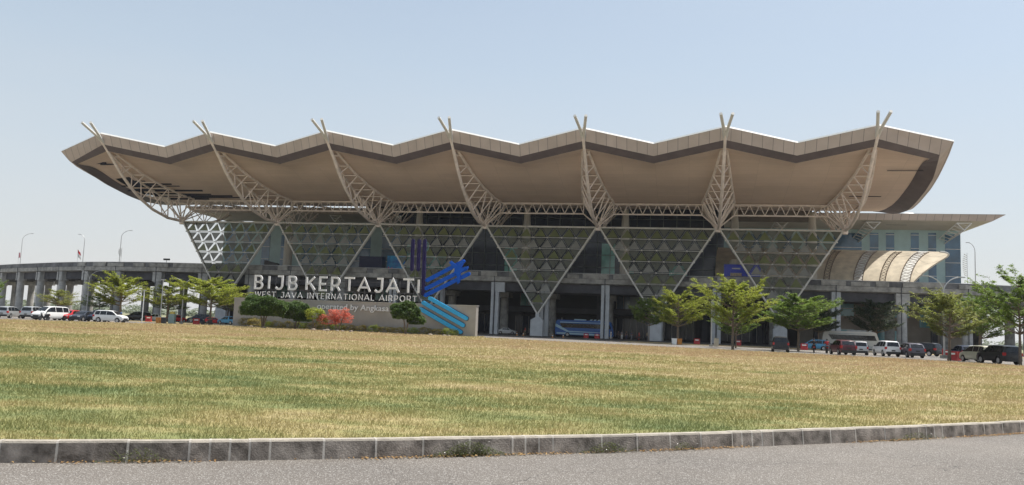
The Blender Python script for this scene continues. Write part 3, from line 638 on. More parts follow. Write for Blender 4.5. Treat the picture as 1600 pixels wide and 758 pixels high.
# --- glass hall and wings behind the screens
def window_wall(name, t0, t1, z0, z1, n, wins, wallm, glassm, mullions=True):
    b = MB(); b.box(t0, t1, -n, -n+0.5, z0, z1); wl = b.build(name, wallm, TB)
    for (a, c, q0, q1) in wins:
        g = MB(); g.box(a, c, -n-0.06, -n+0.1, q0, q1); wo = g.build('window', glassm, wl)
        m_ = MB()
        for z in np.arange(q0+3.2, q1-0.3, 3.2): m_.box(a, c, -n-0.1, -n-0.062, z-0.06, z+0.06)
        if m_.v: m_.build('window_frame', STEEL_LIGHT, wo)
    return wl
rw = [(146.0,151.9,13.4,25.6),(153.6,155.4,13.4,25.7),(156.95,158.65,13.4,25.75),(162.05,163.7,13.4,25.85),(165.6,167.2,13.4,25.9),(169.0,172.05,13.4,25.6),(126,131,13.4,25),(134,137,13.4,25),(140,143,13.4,25)]
KW = 1.0719
def kt(t, k=KW): return 114.0+(t-114.0)*k
def kz(z, k=KW): return 1.6+(z-1.6)*k
rw = [(kt(a), kt(c), kz(p_), kz(q_)) for a, c, p_, q_ in rw]
window_wall('wing_wall', 121, kt(172.1), 12.9, kz(26.45), -40, rw, TEAL, GLASS_BLUE)
lw = [(-4.2,-1.5,13.4,24.5),(0.8,3.0,13.4,24.5),(6.2,8.4,13.4,24.5),(11.5,14.5,13.4,25),(17.3,20.5,13.4,25),(23.5,27.5,13.4,25),(30,36,13.4,25),(39,44,13.4,24)]
window_wall('wing_wall', -5.0, 46.0, 13.3, 26.2, -26, lw, TEAL, GLASS_BLUE)
# side walls of the wings
b = MB(); b.box(kt(172.1)-0.5, kt(172.1), 40.5, 66, 12.9, kz(26.4)); b.build('side_wall', TEAL, TB); b = MB(); b.box(-5, -4.5, 26.5, 60, 13.3, 26.1); b.build('side_wall', TEAL, TB)
b = MB(); b.box(kt(172.1)-0.7, kt(172.1)-0.1, 26.4, 66, 0, 12.9); b.build('side_wall', CONC_DARK, TB); b = MB(); b.box(-5, -4.4, 26.4, 60, 0, 13.3); b.build('side_wall', CONC_DARK, TB)
# wing roofs: broad sloping eaves
WROOF = mat('wing_soffit', (0.52, 0.46, 0.37), 0.7, 0, 0.08, 0.3)
def wing_roof(t0, t1, ov0, ov1, ne=-15.5, nw=-26.0, k=1.0):
    b = MB(); a0, a1 = t0-ov0, t1+ov1; m0, m1 = t0-ov0*0.62, t1+ov1*0.62; zf, zm, zw = kz(28.55, k), kz(27.3, k), kz(26.35, k); nb = nw-29
    b.add([pl(a0, ne, zf), pl(a1, ne, zf), pl(m1, ne-1.1, zm), pl(m0, ne-1.1, zm)], [(0,1,2,3)], 0)
    b.add([pl(m0, ne-1.1, zm), pl(m1, ne-1.1, zm), pl(t1, nw, zw), pl(t0, nw, zw)], [(0,1,2,3)], 1)
    for (t, o_, s) in ((t0, ov0, -1), (t1, ov1, 1)):
        if o_ == 0: continue
        b.add([pl(t+s*o_, ne, zf), pl(t+s*o_*0.62, ne-1.1, zm), pl(t+s*o_*0.62, nb, zm), pl(t+s*o_, nb, zf)], [(0,1,2,3)], 0)
        b.add([pl(t+s*o_*0.62, ne-1.1, zm), pl(t, nw, zw), pl(t, nb, zw), pl(t+s*o_*0.62, nb, zm)], [(0,1,2,3)], 1)
    b.add([pl(a0, ne, zf+0.05), pl(a1, ne, zf+0.05), pl(a1, nb-5, zf+0.85), pl(a0, nb-5, zf+0.85)], [(0,1,2,3)], 2)
    return b.build('wing_roof', [FASCIA, WROOF, WHITE], TB)
rr = wing_roof(122, kt(172), 0, 6.2, -29.5, -40.0, 1.076); wing_roof(-5, 45, 5.0, 0)
b = MB(); b.lathe([(2.2,0),(2.15,0.5),(1.7,1.2),(1.0,1.65),(0.05,1.85)], 18, pl(kt(162.3),-43,31.1)); b.lathe([(1.4,0),(1.35,0.4),(0.9,0.95),(0.05,1.2)], 16, pl(kt(158.6),-43,31.1)); b.build('roof_dome', WHITE, rr, smooth=True)
for a_, c_, y_, z_ in ((153, 157.5, 31.8, 29.1),(159, 163.5, 35.0, 28.75)): b = MB(); b.box(a_, c_, y_, y_+0.5, z_, z_+0.07); b.build('gap_shade_strip', VOID, TB)  # dark strips painted as the shade of open eaves gaps
# stub trusses holding up the wing eaves
for t in (152.5, 170.2, 134.0, 14.0, 30.0):
    b = MB(); A = [(t-1.4,-17,26.9),(t+1.4,-17,26.9),(t,-17,25.4)]; B = [(t-2.4,-25.9,24.6),(t-0.2,-25.9,24.6),(t-1.3,-25.9,23.6)]
    if t > 100: A = [(kt(x, 1.075), n-14, kz(z, 1.075)) for x, n, z in A]; B = [(kt(x), n-14, kz(z)) for x, n, z in B]
    for p, q in zip(A, B): b.tube([pl(*p), pl(*q)], 0.13, 6)
    for k in range(3): b.tube([pl(*A[k]), pl(*A[(k+1)%3])], 0.12, 6)
    for k in range(6):
        f0, f1 = k/6, (k+1)/6
        L_ = lambda j, f: pl(*(A[j][m_]*(1-f)+B[j][m_]*f for m_ in range(3)))
        for j in range(3): b.tube([L_(j, f0), L_((j+1)%3, f1)], 0.07, 5)
    b.build('eaves_truss', STEEL_LIGHT, TB)
# central hall: dark glass between the wings up to the main roof
b = MB(); b.box(45.5, 121.5, 22.5, 22.9, 13.3, 31.0); hall = b.build('glass_wall', GLASS_DARK, TB)
b = MB()
for t in np.arange(45.5, 121.6, 3.0): b.box(t-0.07, t+0.07, 22.3, 22.49, 13.3, 30.6)
for z in (16.2, 19.1, 22.0, 24.9, 27.6): b.box(45.5, 121.5, 22.25, 22.47, z-0.06, z+0.06)
b.build('mullion', mat('mullion', (0.10,0.13,0.13), 0.5), hall)
for (a, c, z0, z1) in ((47,52.5,13.4,21.5),(71.5,74.5,13.4,20.5),(94.5,97.6,13.4,21.8),(52,57,13.4,18),(99,102,13.4,16),(110,114,13.4,17)):
    b = MB(); b.box(a, c, 22.38, 22.46, z0, z1); b.build('window', BACKLIT_TEAL, hall)
b = MB(); b.box(45.0, 45.5, 22.5, 26.4, 13.3, 31.0); b.box(121.5, 122, 22.5, 26.4, 13.3, 31.0); b.build('side_wall', GLASS_DARK, TB)
b = MB(); b.box(-5, 121, 60, 60.4, 0, 27); b.build('rear_wall', TEAL, TB); b = MB(); b.box(121, kt(172.0), 66, 66.4, 0, 28); b.build('rear_wall', TEAL, TB)
b = MB(); b.box(122.1, 141, 23.0, 23.4, 27.5, 31.0); b.build('clerestory_wall', mat('brown_clerestory', (0.20,0.17,0.15), 0.8, 0, 0.2, 0.3), TB)
b = MB(); b.box(36, 44.9, 23.0, 23.4, 27.9, 30.8); b.build('clerestory_wall', GLASS_DARK, TB)
# tall tapering pillars rising through the hall front
PIL = mat('pillar_render', (0.58, 0.55, 0.50), 0.6, 0, 0.06, 1)
for t, h in ((20.3,26.5),(52.9,29),(78.4,29),(100.5,29),(123.8,29),(139.6,28.2)):
    b = MB(); b.lathe([(1.05,13.2),(1.02,19),(0.9,24),(0.62,h)], 22, pl(t, -13, 0)); b.build('pillar', PIL, TB, smooth=True)
# ground and mezzanine floors in the shade beneath the deck
INNER = mat('deck_shade_render', (0.055, 0.058, 0.07), 0.85, 0, 0.25, 0.4)  # slab and columns coloured dark for the shade under the deck
GF = mat('ground_floor_wall', (0.025, 0.027, 0.04), 0.8, 0, 0.25, 0.2)  # wall colour lowered to carry the same shade
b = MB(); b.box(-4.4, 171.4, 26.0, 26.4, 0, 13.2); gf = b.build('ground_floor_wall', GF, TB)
for a, c, z0, z1, m_ in [(6,14,0.4,4.6,GLASS_DARK),(17,28,0.4,4.6,GLASS_DARK),(31,40,0.4,4.6,GLASS_DARK),(44,56,0.4,4.6,GLASS_DARK),(60,70,0.4,4.6,GLASS_DARK),(74,86,0.4,4.4,GLASS_DARK),(98,116,0.4,4.6,GLASS_DARK),(120,136,0.4,4.6,GLASS_DARK),
                       (8,22,6.9,10.2,BACKLIT_TEAL),(24,34,6.9,10.2,BACKLIT_TEAL),(38,52,6.9,10.2,BACKLIT_TEAL),(75,80,6.9,10.2,BACKLIT_TEAL),(98,112,6.9,10.2,GLASS_BLUE)]:
    g = MB(); g.box(a, c, 25.88, 25.98, z0, z1); wo = g.build('window', m_, gf); f = MB()
    for t in np.arange(a, c+0.1, 1.6): f.box(t-0.05, t+0.05, 25.8, 25.87, z0, z1)
    f.build('window_frame', STEEL_GREY, wo)
RGL = mat('lit_teal_glass', (0.10, 0.36, 0.42), 0.15, 0, 0.2, 0.3, spec=0.8)
b = MB(); b.box(138, 171.6, 19.5, 19.9, 0, 10.4); rw_ = b.build('ground_floor_wall', mat('brown_render', (0.33,0.28,0.23), 0.8, 0, 0.15, 0.4), TB)
for a, c, z0, z1 in [(143.2,149,6.9,9.7),(152.2,153.6,6.0,9.7),(156,160,6.9,9.7),(162,164.5,5,9.7),(143.2,149,2.4,4.1),(152,158,0.3,4.1)]:
    g = MB(); g.box(a, c, 19.38, 19.48, z0, z1); wo = g.build('window', RGL, rw_); f = MB(); f.box(a, c, 19.3, 19.37, z0+1.6-0.05, z0+1.6+0.05); f.build('window_frame', STEEL_LIGHT, wo)
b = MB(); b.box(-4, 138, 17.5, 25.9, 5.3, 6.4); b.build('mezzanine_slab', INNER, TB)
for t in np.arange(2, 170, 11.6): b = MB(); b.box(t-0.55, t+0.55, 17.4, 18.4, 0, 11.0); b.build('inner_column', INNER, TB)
for t, wd in ((78.6, 2.4), (101.6, 2.0)):
    b = MB(); b.box(t, t+wd*2.4, 16.9, 17.3, 6.8, 9.9); b.build('louvre_panel', mat('pale_louvre', (0.35,0.37,0.37), 0.6, 0, 0.1, 3), TB)

# ------------------------------------------------------------ viaduct
VD = thing('viaduct', 'weathered grey concrete elevated road on round columns running in front of the terminal', 'viaduct', BO, -TH)
FE = [(-175,-98),(-110,-50),(-75,-29.5),(-58,-20.5),(-44,-13.5),(-33,-9),(-23,-5.8),(-10,-3.4),(0,-3),(40,-3),(80,-3),(120,-3),(150,-3),(160,-3.2),(167,-4),(178,-7.5),(195,-14),(230,-30),(290,-62)]
FR = resample(FE, 1.5)
FR = np.array([p for k, p in enumerate(FR)])
def off_line(d):
    out = []
    for i, p in enumerate(FR):
        t_ = FR[min(i+1,len(FR)-1)]-FR[max(i-1,0)]; t_ = t_/np.hypot(*t_); nrm = np.array([t_[1], -t_[0]])  # points backwards (n smaller)
        out.append(p+nrm*d)
    return np.array(out)
def ribbon(prof, mi=0, mb=None, i0=0, i1=None):
    """prof: closed list of (offset backwards, z) swept along the front edge"""
    b = mb or MB(); lines = [off_line(d) for d, z in prof]; n = len(prof); i1 = i1 or len(FR); vs = []
    for i in range(i0, i1):
        for (d, z), l in zip(prof, lines): vs.append(pl(l[i][0], l[i][1], z))
    k = i1-i0
    b.add(vs, [(i*n+j, i*n+(j+1)%n, (i+1)*n+(j+1)%n, (i+1)*n+j) for i in range(k-1) for j in range(n)]+[tuple(range(n)), tuple((k-1)*n+j for j in range(n))], mi)
    return b
WDK = 12.5
ribbon([(-0.05,11.3),(-0.05,12.25),(0.3,12.3),(WDK-0.3,12.3),(WDK,12.2),(WDK,11.3),(WDK-0.6,11.1),(0.6,11.1)]).build('deck_slab', CONC, VD)
ribbon([(0.12,12.3),(0.12,13.35),(0.36,13.35),(0.36,12.3)]).build('parapet', CONC_DARK, VD)
ribbon([(WDK-0.36,12.3),(WDK-0.36,13.35),(WDK-0.12,13.35),(WDK-0.12,12.3)]).build('parapet', CONC_DARK, VD)
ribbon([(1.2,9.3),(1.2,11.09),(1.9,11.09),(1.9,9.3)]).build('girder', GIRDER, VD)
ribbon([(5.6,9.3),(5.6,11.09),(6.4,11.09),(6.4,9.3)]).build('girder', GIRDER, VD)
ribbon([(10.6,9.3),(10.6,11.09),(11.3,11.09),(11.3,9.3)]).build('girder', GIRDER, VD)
ribbon([(0.1,13.38),(0.1,13.44),(0.4,13.44),(0.4,13.38)]).build('handrail', GALV, VD)
# pale precast blocks and recesses along the parapet in front of the terminal
def along(t_target, d):
    l = off_line(d); i = int(np.argmin(np.abs(l[:,0]-t_target))); p = l[i]; q = l[min(i+1, len(l)-1)]; a = math.atan2(-(q[1]-p[1]), q[0]-p[0]); return p, a
rnd = random.Random(21); b = MB(); t = -34.0
while t < 165:
    ln = rnd.choice([2.4, 3.5, 4.6, 5.5]); gap = rnd.choice([0.9, 1.6, 2.2]); pr, a = along(t, 0.02)
    c_, s_ = math.cos(a), math.sin(a); vv = []
    for z in (12.32, 13.15 if rnd.random() < 0.4 else 13.3):
        for x, y in ((0,-0.12),(ln,-0.12),(ln,0.098),(0,0.098)): vv.append((pr[0]+x*c_-y*s_, -pr[1]+x*s_+y*c_, z))
    b = MB(); b.add(vv, [(0,3,2,1),(4,5,6,7),(0,1,5,4),(1,2,6,5),(2,3,7,6),(3,0,4,7)]); t += ln+gap; b.build('parapet_block', CONC, VD)
# wide apron deck between viaduct and hall
b = MB(); b.box(-5, 172, 15.4, 26.4, 11.5, 12.9); b.box(122, 175.5, 26.41, 39.9, 11.5, 12.88); b.build('deck_slab', CONC, VD)
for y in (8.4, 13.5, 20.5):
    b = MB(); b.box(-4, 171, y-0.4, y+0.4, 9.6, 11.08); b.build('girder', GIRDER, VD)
PIPE = mat('drain_pipe', (0.06, 0.065, 0.08), 0.5, 0, 0.1, 2)
ctl = [4.3+11.6*k for k in range(-12, 0)] + [4.3+11.55*k for k in range(0, 15)] + [178.5, 190, 202, 214]
for ct in ctl:
    pr, a = along(ct, 1.0); twin = 40 < ct < 145
    b = MB()
    if twin:
        b.box(-0.85, -0.22, -0.5, 0.8, 0, 9.0); b.box(0.06, 0.85, -0.5, 0.8, 0, 9.0)
        b.box(-0.85, 0.85 if ct != ctl[18] else 2.1, -0.62, 0.8, 9.0, 11.09)
        o = b.build('column', CONC_LIGHT, VD, bevel=0.03)
    else:
        b.lathe([(0.95,0),(0.93,4),(0.9,8.95)], 22, (0,0,0)); b.box(-1.25, 1.25, -0.95, 1.0, 8.9, 11.09)
        o = b.build('column', CONC_COL, VD, smooth=True)
    o.location = (pr[0], -pr[1], 0); o.rotation_euler = (0, 0, a)
    b = MB(); b.tube([(-0.08,-0.55,0.3),(-0.08,-0.75 if twin else -1.02,9.2),(-0.08,-1.15,11.2),(-0.08,-1.2,12.4)], 0.09, 6)
    if not twin: b = MB(); b.tube([(-0.3,-1.02,0.3),(-0.3,-1.02,11.2),(-0.3,-1.12,12.4)], 0.08, 6)
    b.build('drain_pipe', PIPE, o)
    pr, a = along(ct, 10.6); b = MB(); b.lathe([(0.95,0),(0.9,8.9)], 18); b.box(-1.6, 1.6, -3.5, 1.2, 8.2, 9.28)
    o = b.build('column', CONC, VD, smooth=True); o.location = (pr[0], -pr[1], 0); o.rotation_euler = (0, 0, a)
# small floodlights on the parapet
for t in (-6.0,):
    b = MB(); b.box(-0.75, 0.75, -0.2, 0.2, 0.55, 0.95); b.tube([(0,0,0),(0,0,0.6)], 0.05, 6); o = b.build('floodlight', PLASTIC, VD); pr, a = along(t, 0.3); o.location = (pr[0], -pr[1], 13.4)

# ------------------------------------------------------------ membrane canopy on the deck (right)
def canopy():
    cv = thing('membrane_canopy', 'cream tensile fabric canopy with steel ribs curving over the elevated drop-off', 'canopy', BO, -TH)
    FAB = through_mat('cream_fabric', (0.74, 0.66, 0.53), 0.0, 0.7, 0.42); CLEARF = through_mat('clear_fabric', (0.85, 0.84, 0.8), 0.25, 0.5, 0.6)
    def S_(t, f): return pl(t, -17+14*(1-math.cos(f)), 13.35+5.75*math.sin(f)+0.3*math.sin(f)*(f/1.57))
    def patch(t0, t1, name, m_, f0=0, endf=None):
        b = MB(); nf, ntt = 18, 8; vs = []
        for i in range(ntt+1):
            for j in range(nf+1):
                f = PI/2*j/nf; te = t1 if endf is None else endf(f); vs.append(S_(t0+(te-t0)*i/ntt, f))
        b.add(vs, [(i*(nf+1)+j, (i+1)*(nf+1)+j, (i+1)*(nf+1)+j+1, i*(nf+1)+j+1) for i in range(ntt) for j in range(nf)])
        return b.build(name, m_, cv, smooth=True)
    patch(120, 148.4, 'fabric', FAB); patch(148.4, 150.2, 'skylight_strip', CLEARF); patch(150.2, 157.6, 'fabric', FAB); patch(157.6, 159.5, 'skylight_strip', CLEARF)
    endf = lambda f: 159.9+4.9*math.sin(f)**1.3*(1 if f < 1.1 else math.sqrt(max(0, 1-((f-1.1)/0.5)**2)))
    patch(159.5, None, 'fabric', FAB, endf=endf)
    b = MB(); b.tube([S_(endf(PI/2*j/24), PI/2*j/24) for j in range(25)], 0.16, 8); b.build('edge_tube', STEEL_GREY, cv, smooth=True)
    for t0, t1 in ((142.5,143.6),(148.4,150.2),(153.6,154.7),(157.6,159.5),(128,129.1),(135,136.1)):
        b = MB(); fs = [PI/2*j/14 for j in range(15)]
        def q(t, f, d=0.25): p = S_(t, f); return (p[0], p[1]-d*math.sin(f*0.2+0.1), p[2]-d*math.sin(f)*0.8)
        for t in (t0, t1): b.tube([q(t, f) for f in fs], 0.1, 6)
        for j in range(14): b.tube([q(t0, fs[j]), q(t1, fs[j+1])], 0.045, 5); b.tube([q(t1, fs[j]), q(t0, fs[j+1])], 0.045, 5)
        b.build('rib', mat('brown_steel', (0.30, 0.24, 0.2), 0.6), cv)
    b = MB()
    for t, n, h in ((124,-5,18.6),(132,-5,18.6),(139,-5,18.6)): b.tube([pl(t, n-11, 12.9), pl(t, n-11, 13.6)], 0.1)
    for a, c, f in ((150.5,157.4,1.25),(151,157,1.4),(160,163.8,1.3),(160,163.5,1.0),(160,162.2,0.6)): b.tube([S_(a+(c-a)*k/6, f-0.12*math.sin(PI*k/6)) for k in range(7)], 0.035, 5)
    b.build('tension_cable', STEEL_GREY, cv)
canopy()

# things on the deck
def deck_local(t, n, z=12.92): return W(t, n, z)
def text_mesh(body, size, name, m, parent, ext=0.05, width=None, bold=0.0, space=1.0, align='LEFT'):
    cu = bpy.data.curves.new(name+'_curve', 'FONT'); cu.body = body; cu.size = size; cu.extrude = ext; cu.offset = bold; cu.space_character = space; cu.align_x = align
    tmp = bpy.data.objects.new('tmp', cu); col.objects.link(tmp)
    dg = bpy.context.evaluated_depsgraph_get(); me = bpy.data.meshes.new_from_object(tmp.evaluated_get(dg)); bpy.data.objects.remove(tmp)
    me.materials.clear(); me.materials.append(m)
    o = bpy.data.objects.new(name, me); col.objects.link(o); o.parent = parent
    return o
def fit_text(o, x0, x1, z0, cap_h, body_bounds=None):
    """scale so that the glyphs run from x0 to x1 with the given cap height; text stands in the x-z plane"""
    V = np.array([v.co[:] for v in o.data.vertices]); mn, mx = V.min(0), V.max(0)
    sx = (x1-x0)/(mx[0]-mn[0]); sz = cap_h/body_bounds if body_bounds else cap_h/(mx[1]-mn[1])
    base = 0 if body_bounds else mn[1]
    for v in o.data.vertices: x, y, z = v.co; v.co = (x0+(x-mn[0])*sx, -z, z0+(y-base)*sz)
    o.data.update()
    return o
bl = thing('advertising_screen', 'bright blue advertising display standing on the elevated deck behind the right screens', 'screen', deck_local(121.6,-10), -TH)
BLUE = mat('display_blue', (0.02, 0.05, 0.62), 0.3, 0, 0.1, 0.3)
b = MB(); b.box(0, 7.4, 0, 0.4, 1.2, 3.7); b.box(0.3,0.6,0.1,0.3,0,1.2); b.box(6.8,7.1,0.1,0.3,0,1.2); b.build('panel', BLUE, bl)
b = MB(); b.box(1.3, 3.6, -0.03, -0.01, 1.25, 1.9); b.build('picture', mat('display_picture', (0.5,0.4,0.3), 0.4, 0, 0.5, 2), bl)
b = MB(); b.box(1.6, 3.3, -0.03, -0.01, 2.7, 2.95); b.build('lettering', WHITE, bl)
nb = thing('kiosk', 'navy blue box kiosk on the elevated deck behind the second gap in the screens', 'kiosk', deck_local(39.8,-10), -TH)
NAVY = mat('navy_panel', (0.02,0.03,0.10), 0.4); b = MB(); b.box(0,5.6,0,2.5,0,3.5); b.build('body', NAVY, nb, bevel=0.04); b = MB(); b.box(-0.1,5.7,-0.1,2.6,3.502,3.62); b.build('roof', NAVY, nb)
ad = thing('advertising_banner', 'cyan blue banner with pink figures beside the navy kiosk on the deck', 'banner', deck_local(45.7,-12.5), -TH)
b = MB(); b.box(0,4.4,0,0.15,0.6,4.1); b.box(0.3,0.4,0.02,0.12,0,0.6); b.box(4,4.1,0.02,0.12,0,0.6); b.build('banner_face', mat('banner_cyan', (0.05,0.4,0.75), 0.4, 0, 0.5, 0.6, var2=(0.02,0.15,0.6)), ad)
b = MB(); b.prism([(0.1,0.7),(1.6,0.7),(1.3,1.4),(0.8,1.1),(0.4,1.6)], -0.03, -0.01); b.prism([(2.2,0.7),(3.2,0.7),(2.8,1.25)], -0.03, -0.01); b.build('pink_figure', mat('banner_pink', (0.7,0.1,0.3), 0.5), ad)
bb = thing('equipment_cover', 'sloping black cover standing on the deck edge beside the tall round pillar', 'cover', W(19.4,-3.5,13.45), -TH)
b = MB(); b.prism([(0,0),(3.4,0),(3.4,0.45),(0.1,1.15)], 0, 0.9); b.build('cover', PLASTIC, bb)

# ------------------------------------------------------------ airport sign
SO = Vector((-4.3, 107.7, 0.19)); SA = math.atan2(-0.28668197, 0.95802581)
SG = thing('airport_sign', 'long grey sign wall with white lettering and blue stripe emblem standing on the lawn edge', 'sign', SO, SA)
def wallmat():
    return mat('sign_wall_tiles', (0.29, 0.27, 0.25), 0.6, 0, 0.14, 0.35, 0.05)
b = MB(); b.box(-36.5, 0, 0.0, 0.9, 0, 3.97); b.build('wall', wallmat(), SG)
b = MB(); b.box(-36.6, 0.08, -0.05, 0.95, 3.972, 4.04); b.build('coping', STEEL_GREY, SG)
LET = mat('sign_white', (0.66, 0.66, 0.68), 0.45, 0, 0.05, 1)
def line(body, x0, x1, z0, cap, nm='lettering', bold=0.0, space=1.0, ext=0.08):
    ref = text_mesh('H', 1.0, nm, LET, SG); V = np.array([v.co[:] for v in ref.data.vertices]); ch = V[:,1].max()-V[:,1].min(); bpy.data.objects.remove(ref)
    o = text_mesh(body, 1.0, nm, LET, SG, ext=ext, bold=bold, space=space); fit_text(o, x0, x1, z0, cap, ch); o.location.y = -0.15; return o
def arc(cx, cz, rx, rz, a0, a1, n=10): return [(cx+rx*math.cos(R(a0+(a1-a0)*k/n)), cz+rz*math.sin(R(a0+(a1-a0)*k/n))) for k in range(n+1)]
# single stroke capitals: width, strokes in a box one unit high
GLY = {'B': (0.68, [[(0.34,0.5)]+arc(0.38,0.25,0.24,0.25,90,-90)+[(0.06,0),(0.06,1)]+arc(0.34,0.76,0.23,0.24,90,-90)+[(0.06,0.52)]]),
 'I': (0.12, [[(0.06,0),(0.06,1)]]), 'J': (0.62, [[(0.2,1),(0.56,1)]+[(0.56,0.3)]+arc(0.3,0.27,0.26,0.27,0,-150)]),
 'K': (0.72, [[(0.06,0),(0.06,1)],[(0.66,1),(0.12,0.42)],[(0.28,0.58),(0.70,0)]]), 'E': (0.6, [[(0.58,1),(0.06,1),(0.06,0),(0.58,0)],[(0.06,0.5),(0.5,0.5)]]),
 'R': (0.7, [[(0.06,0),(0.06,1)]+arc(0.36,0.69,0.26,0.31,90,-90)+[(0.06,0.38)],[(0.42,0.38),(0.66,0)]]), 'T': (0.74, [[(0,1),(0.74,1)],[(0.37,0.96),(0.37,0)]]),
 'A': (0.86, [[(0,0),(0.43,1),(0.86,0)],[(0.15,0.3),(0.71,0.3)]]), 'W': (1.1, [[(0,1),(0.27,0),(0.55,0.95),(0.83,0),(1.1,1)]]), 'V': (0.82, [[(0,1),(0.41,0),(0.82,1)]]),
 'S': (0.6, [arc(0.3,0.755,0.25,0.245,35,270,9)+arc(0.3,0.255,0.26,0.255,90,-150,9)]), 'N': (0.74, [[(0.06,0),(0.06,1),(0.68,0),(0.68,1)]]),
 'O': (0.92, [arc(0.46,0.5,0.42,0.5,90,450,24)]), 'P': (0.66, [[(0.06,0),(0.06,1)]+arc(0.34,0.67,0.27,0.33,90,-90)+[(0.06,0.34)]]), 'L': (0.54, [[(0.06,1),(0.06,0),(0.54,0)]]), ' ': (0.34, [])}
def stroke_letter(ch, x, z, cap, wx, th, depth, par, m=LET, nm='letter'):
    b = MB()
    for si, st in enumerate(GLY[ch][1]):
        P = [Vector((x+p[0]*cap*wx, z+th/2+p[1]*(cap-th))) for p in st]; cl = (P[0]-P[-1]).length < 1e-4; k = len(P)
        if cl: P = P[:-1]; k -= 1
        Lf, Rt = [], []
        for i, p in enumerate(P):
            a = P[i-1] if (i or cl) else None; c = P[(i+1) % k] if (i < k-1 or cl) else None
            d1 = (p-a).normalized() if a is not None else None; d2 = (c-p).normalized() if c is not None else None
            if d1 is None: d1 = d2
            if d2 is None: d2 = d1
            n1 = Vector((-d1.y, d1.x)); n2 = Vector((-d2.y, d2.x)); mm = (n1+n2)
            mm = mm.normalized() if mm.length > 0.2 else n1; sc2 = min(1.6, 1/max(0.3, mm.dot(n1)))
            Lf.append(p+mm*th/2*sc2); Rt.append(p-mm*th/2*sc2)
        y0, y1 = -0.15-0.004*si, -0.15+depth; vs = []
        for l, r_ in zip(Lf, Rt): vs += [(l.x,y0,l.y),(r_.x,y0,r_.y),(r_.x,y1,r_.y),(l.x,y1,l.y)]
        rng_ = range(k if cl else k-1); b.add(vs, [(i*4+j, i*4+(j+1)%4, ((i+1)%k)*4+(j+1)%4, ((i+1)%k)*4+j) for i in rng_ for j in range(4)]+([] if cl else [(0,1,2,3),((k-1)*4+3,(k-1)*4+2,(k-1)*4+1,(k-1)*4)]))
    return b.build(nm, m, par)
def stroke_line(body, x0, x1, z0, cap, th, depth=0.16, gap=0.2, wx=1.0):
    tot = sum(GLY[c][0]*wx for c in body)*cap; g = (x1-x0-tot)/(len(body)-1); x = x0
    for c in body:
        if c != ' ':
            l_ = stroke_letter(c, x, z0, cap, wx, th, depth, SG); l_['label'] = 'white letter %s' % c
        x += GLY[c][0]*wx*cap+g
stroke_line('BIJB', -33.35, -26.5, 5.3, 2.05, 0.265)
stroke_line('KERTAJATI', -25.15, -8.1, 5.3, 2.05, 0.265)
stroke_line('WEST JAVA INTERNATIONAL AIRPORT', -33.1, -8.35, 4.2, 0.84, 0.10, 0.08)
a_ = line('operated by Angkasa Pura', -23.1, -9.6, 2.86, 0.74, bold=0.012, space=1.05, ext=0.05); a_['label'] = 'white letters operated by Angkasa Pura'
b = MB()
for x in (-33.0,-30,-27,-25,-22,-19,-16.2,-13.5,-11,-8.2): b.tube([(x,0.1,3.9),(x,0.1,7.0)], 0.04, 6); b.tube([(x,0.1,6.0),(x,0.8,3.9)], 0.03, 5)
b.tube([(-33.3,0.1,5.3),(-7.9,0.1,5.3)], 0.035, 6); b.tube([(-33.3,0.1,6.7),(-7.9,0.1,6.7)], 0.035, 6); b.build('letter_frame', mat('dark_frame', (0.05,0.05,0.06), 0.6), SG)
PUR = mat('emblem_purple', (0.018, 0.014, 0.07), 0.75, spec=0.1); BLU = mat('emblem_blue', (0.006, 0.08, 0.46), 0.7, spec=0.1); LBL = mat('emblem_light_blue', (0.05, 0.36, 0.68), 0.7, spec=0.15)
def bar(x0, z0, x1, z1, wd, m, y=-0.32, th=0.22, rounded=True, name='emblem_bar'):
    d = Vector((x1-x0, z1-z0)); L_ = d.length; ang = math.atan2(d.y, d.x); b = MB(); r_ = wd/2; pts = []
    if rounded:
        for k in range(9): t = PI/2+PI*k/8; pts.append((r_*math.cos(t), r_*math.sin(t)))
        for k in range(9): t = -PI/2+PI*k/8; pts.append((L_+r_*math.cos(t), r_*math.sin(t)))
    else: pts = [(0,-r_),(L_,-r_),(L_,r_),(0,r_)]
    b.prism([(x0+p[0]*math.cos(ang)-p[1]*math.sin(ang), z0+p[0]*math.sin(ang)+p[1]*math.cos(ang)) for p in pts], y, y+th); return b.build(name, m, SG)
dz = -0.19
for x in (-9.35, -8.45): bar(x+0.05, 12.6+dz, x+0.25 if False else x+0.1, 8.75+dz, 0.46, PUR, rounded=True)
bar(-7.6, 12.6+dz, -7.45, 5.5+dz, 0.46, PUR)
for (x0, z0, x1, z1) in ((-6.95,7.35,-2.0,9.95),(-7.05,6.25,-1.6,9.0),(-7.1,5.35,-1.2,8.3)): bar(x0, z0+dz, x1, z1+dz, 0.5, BLU)
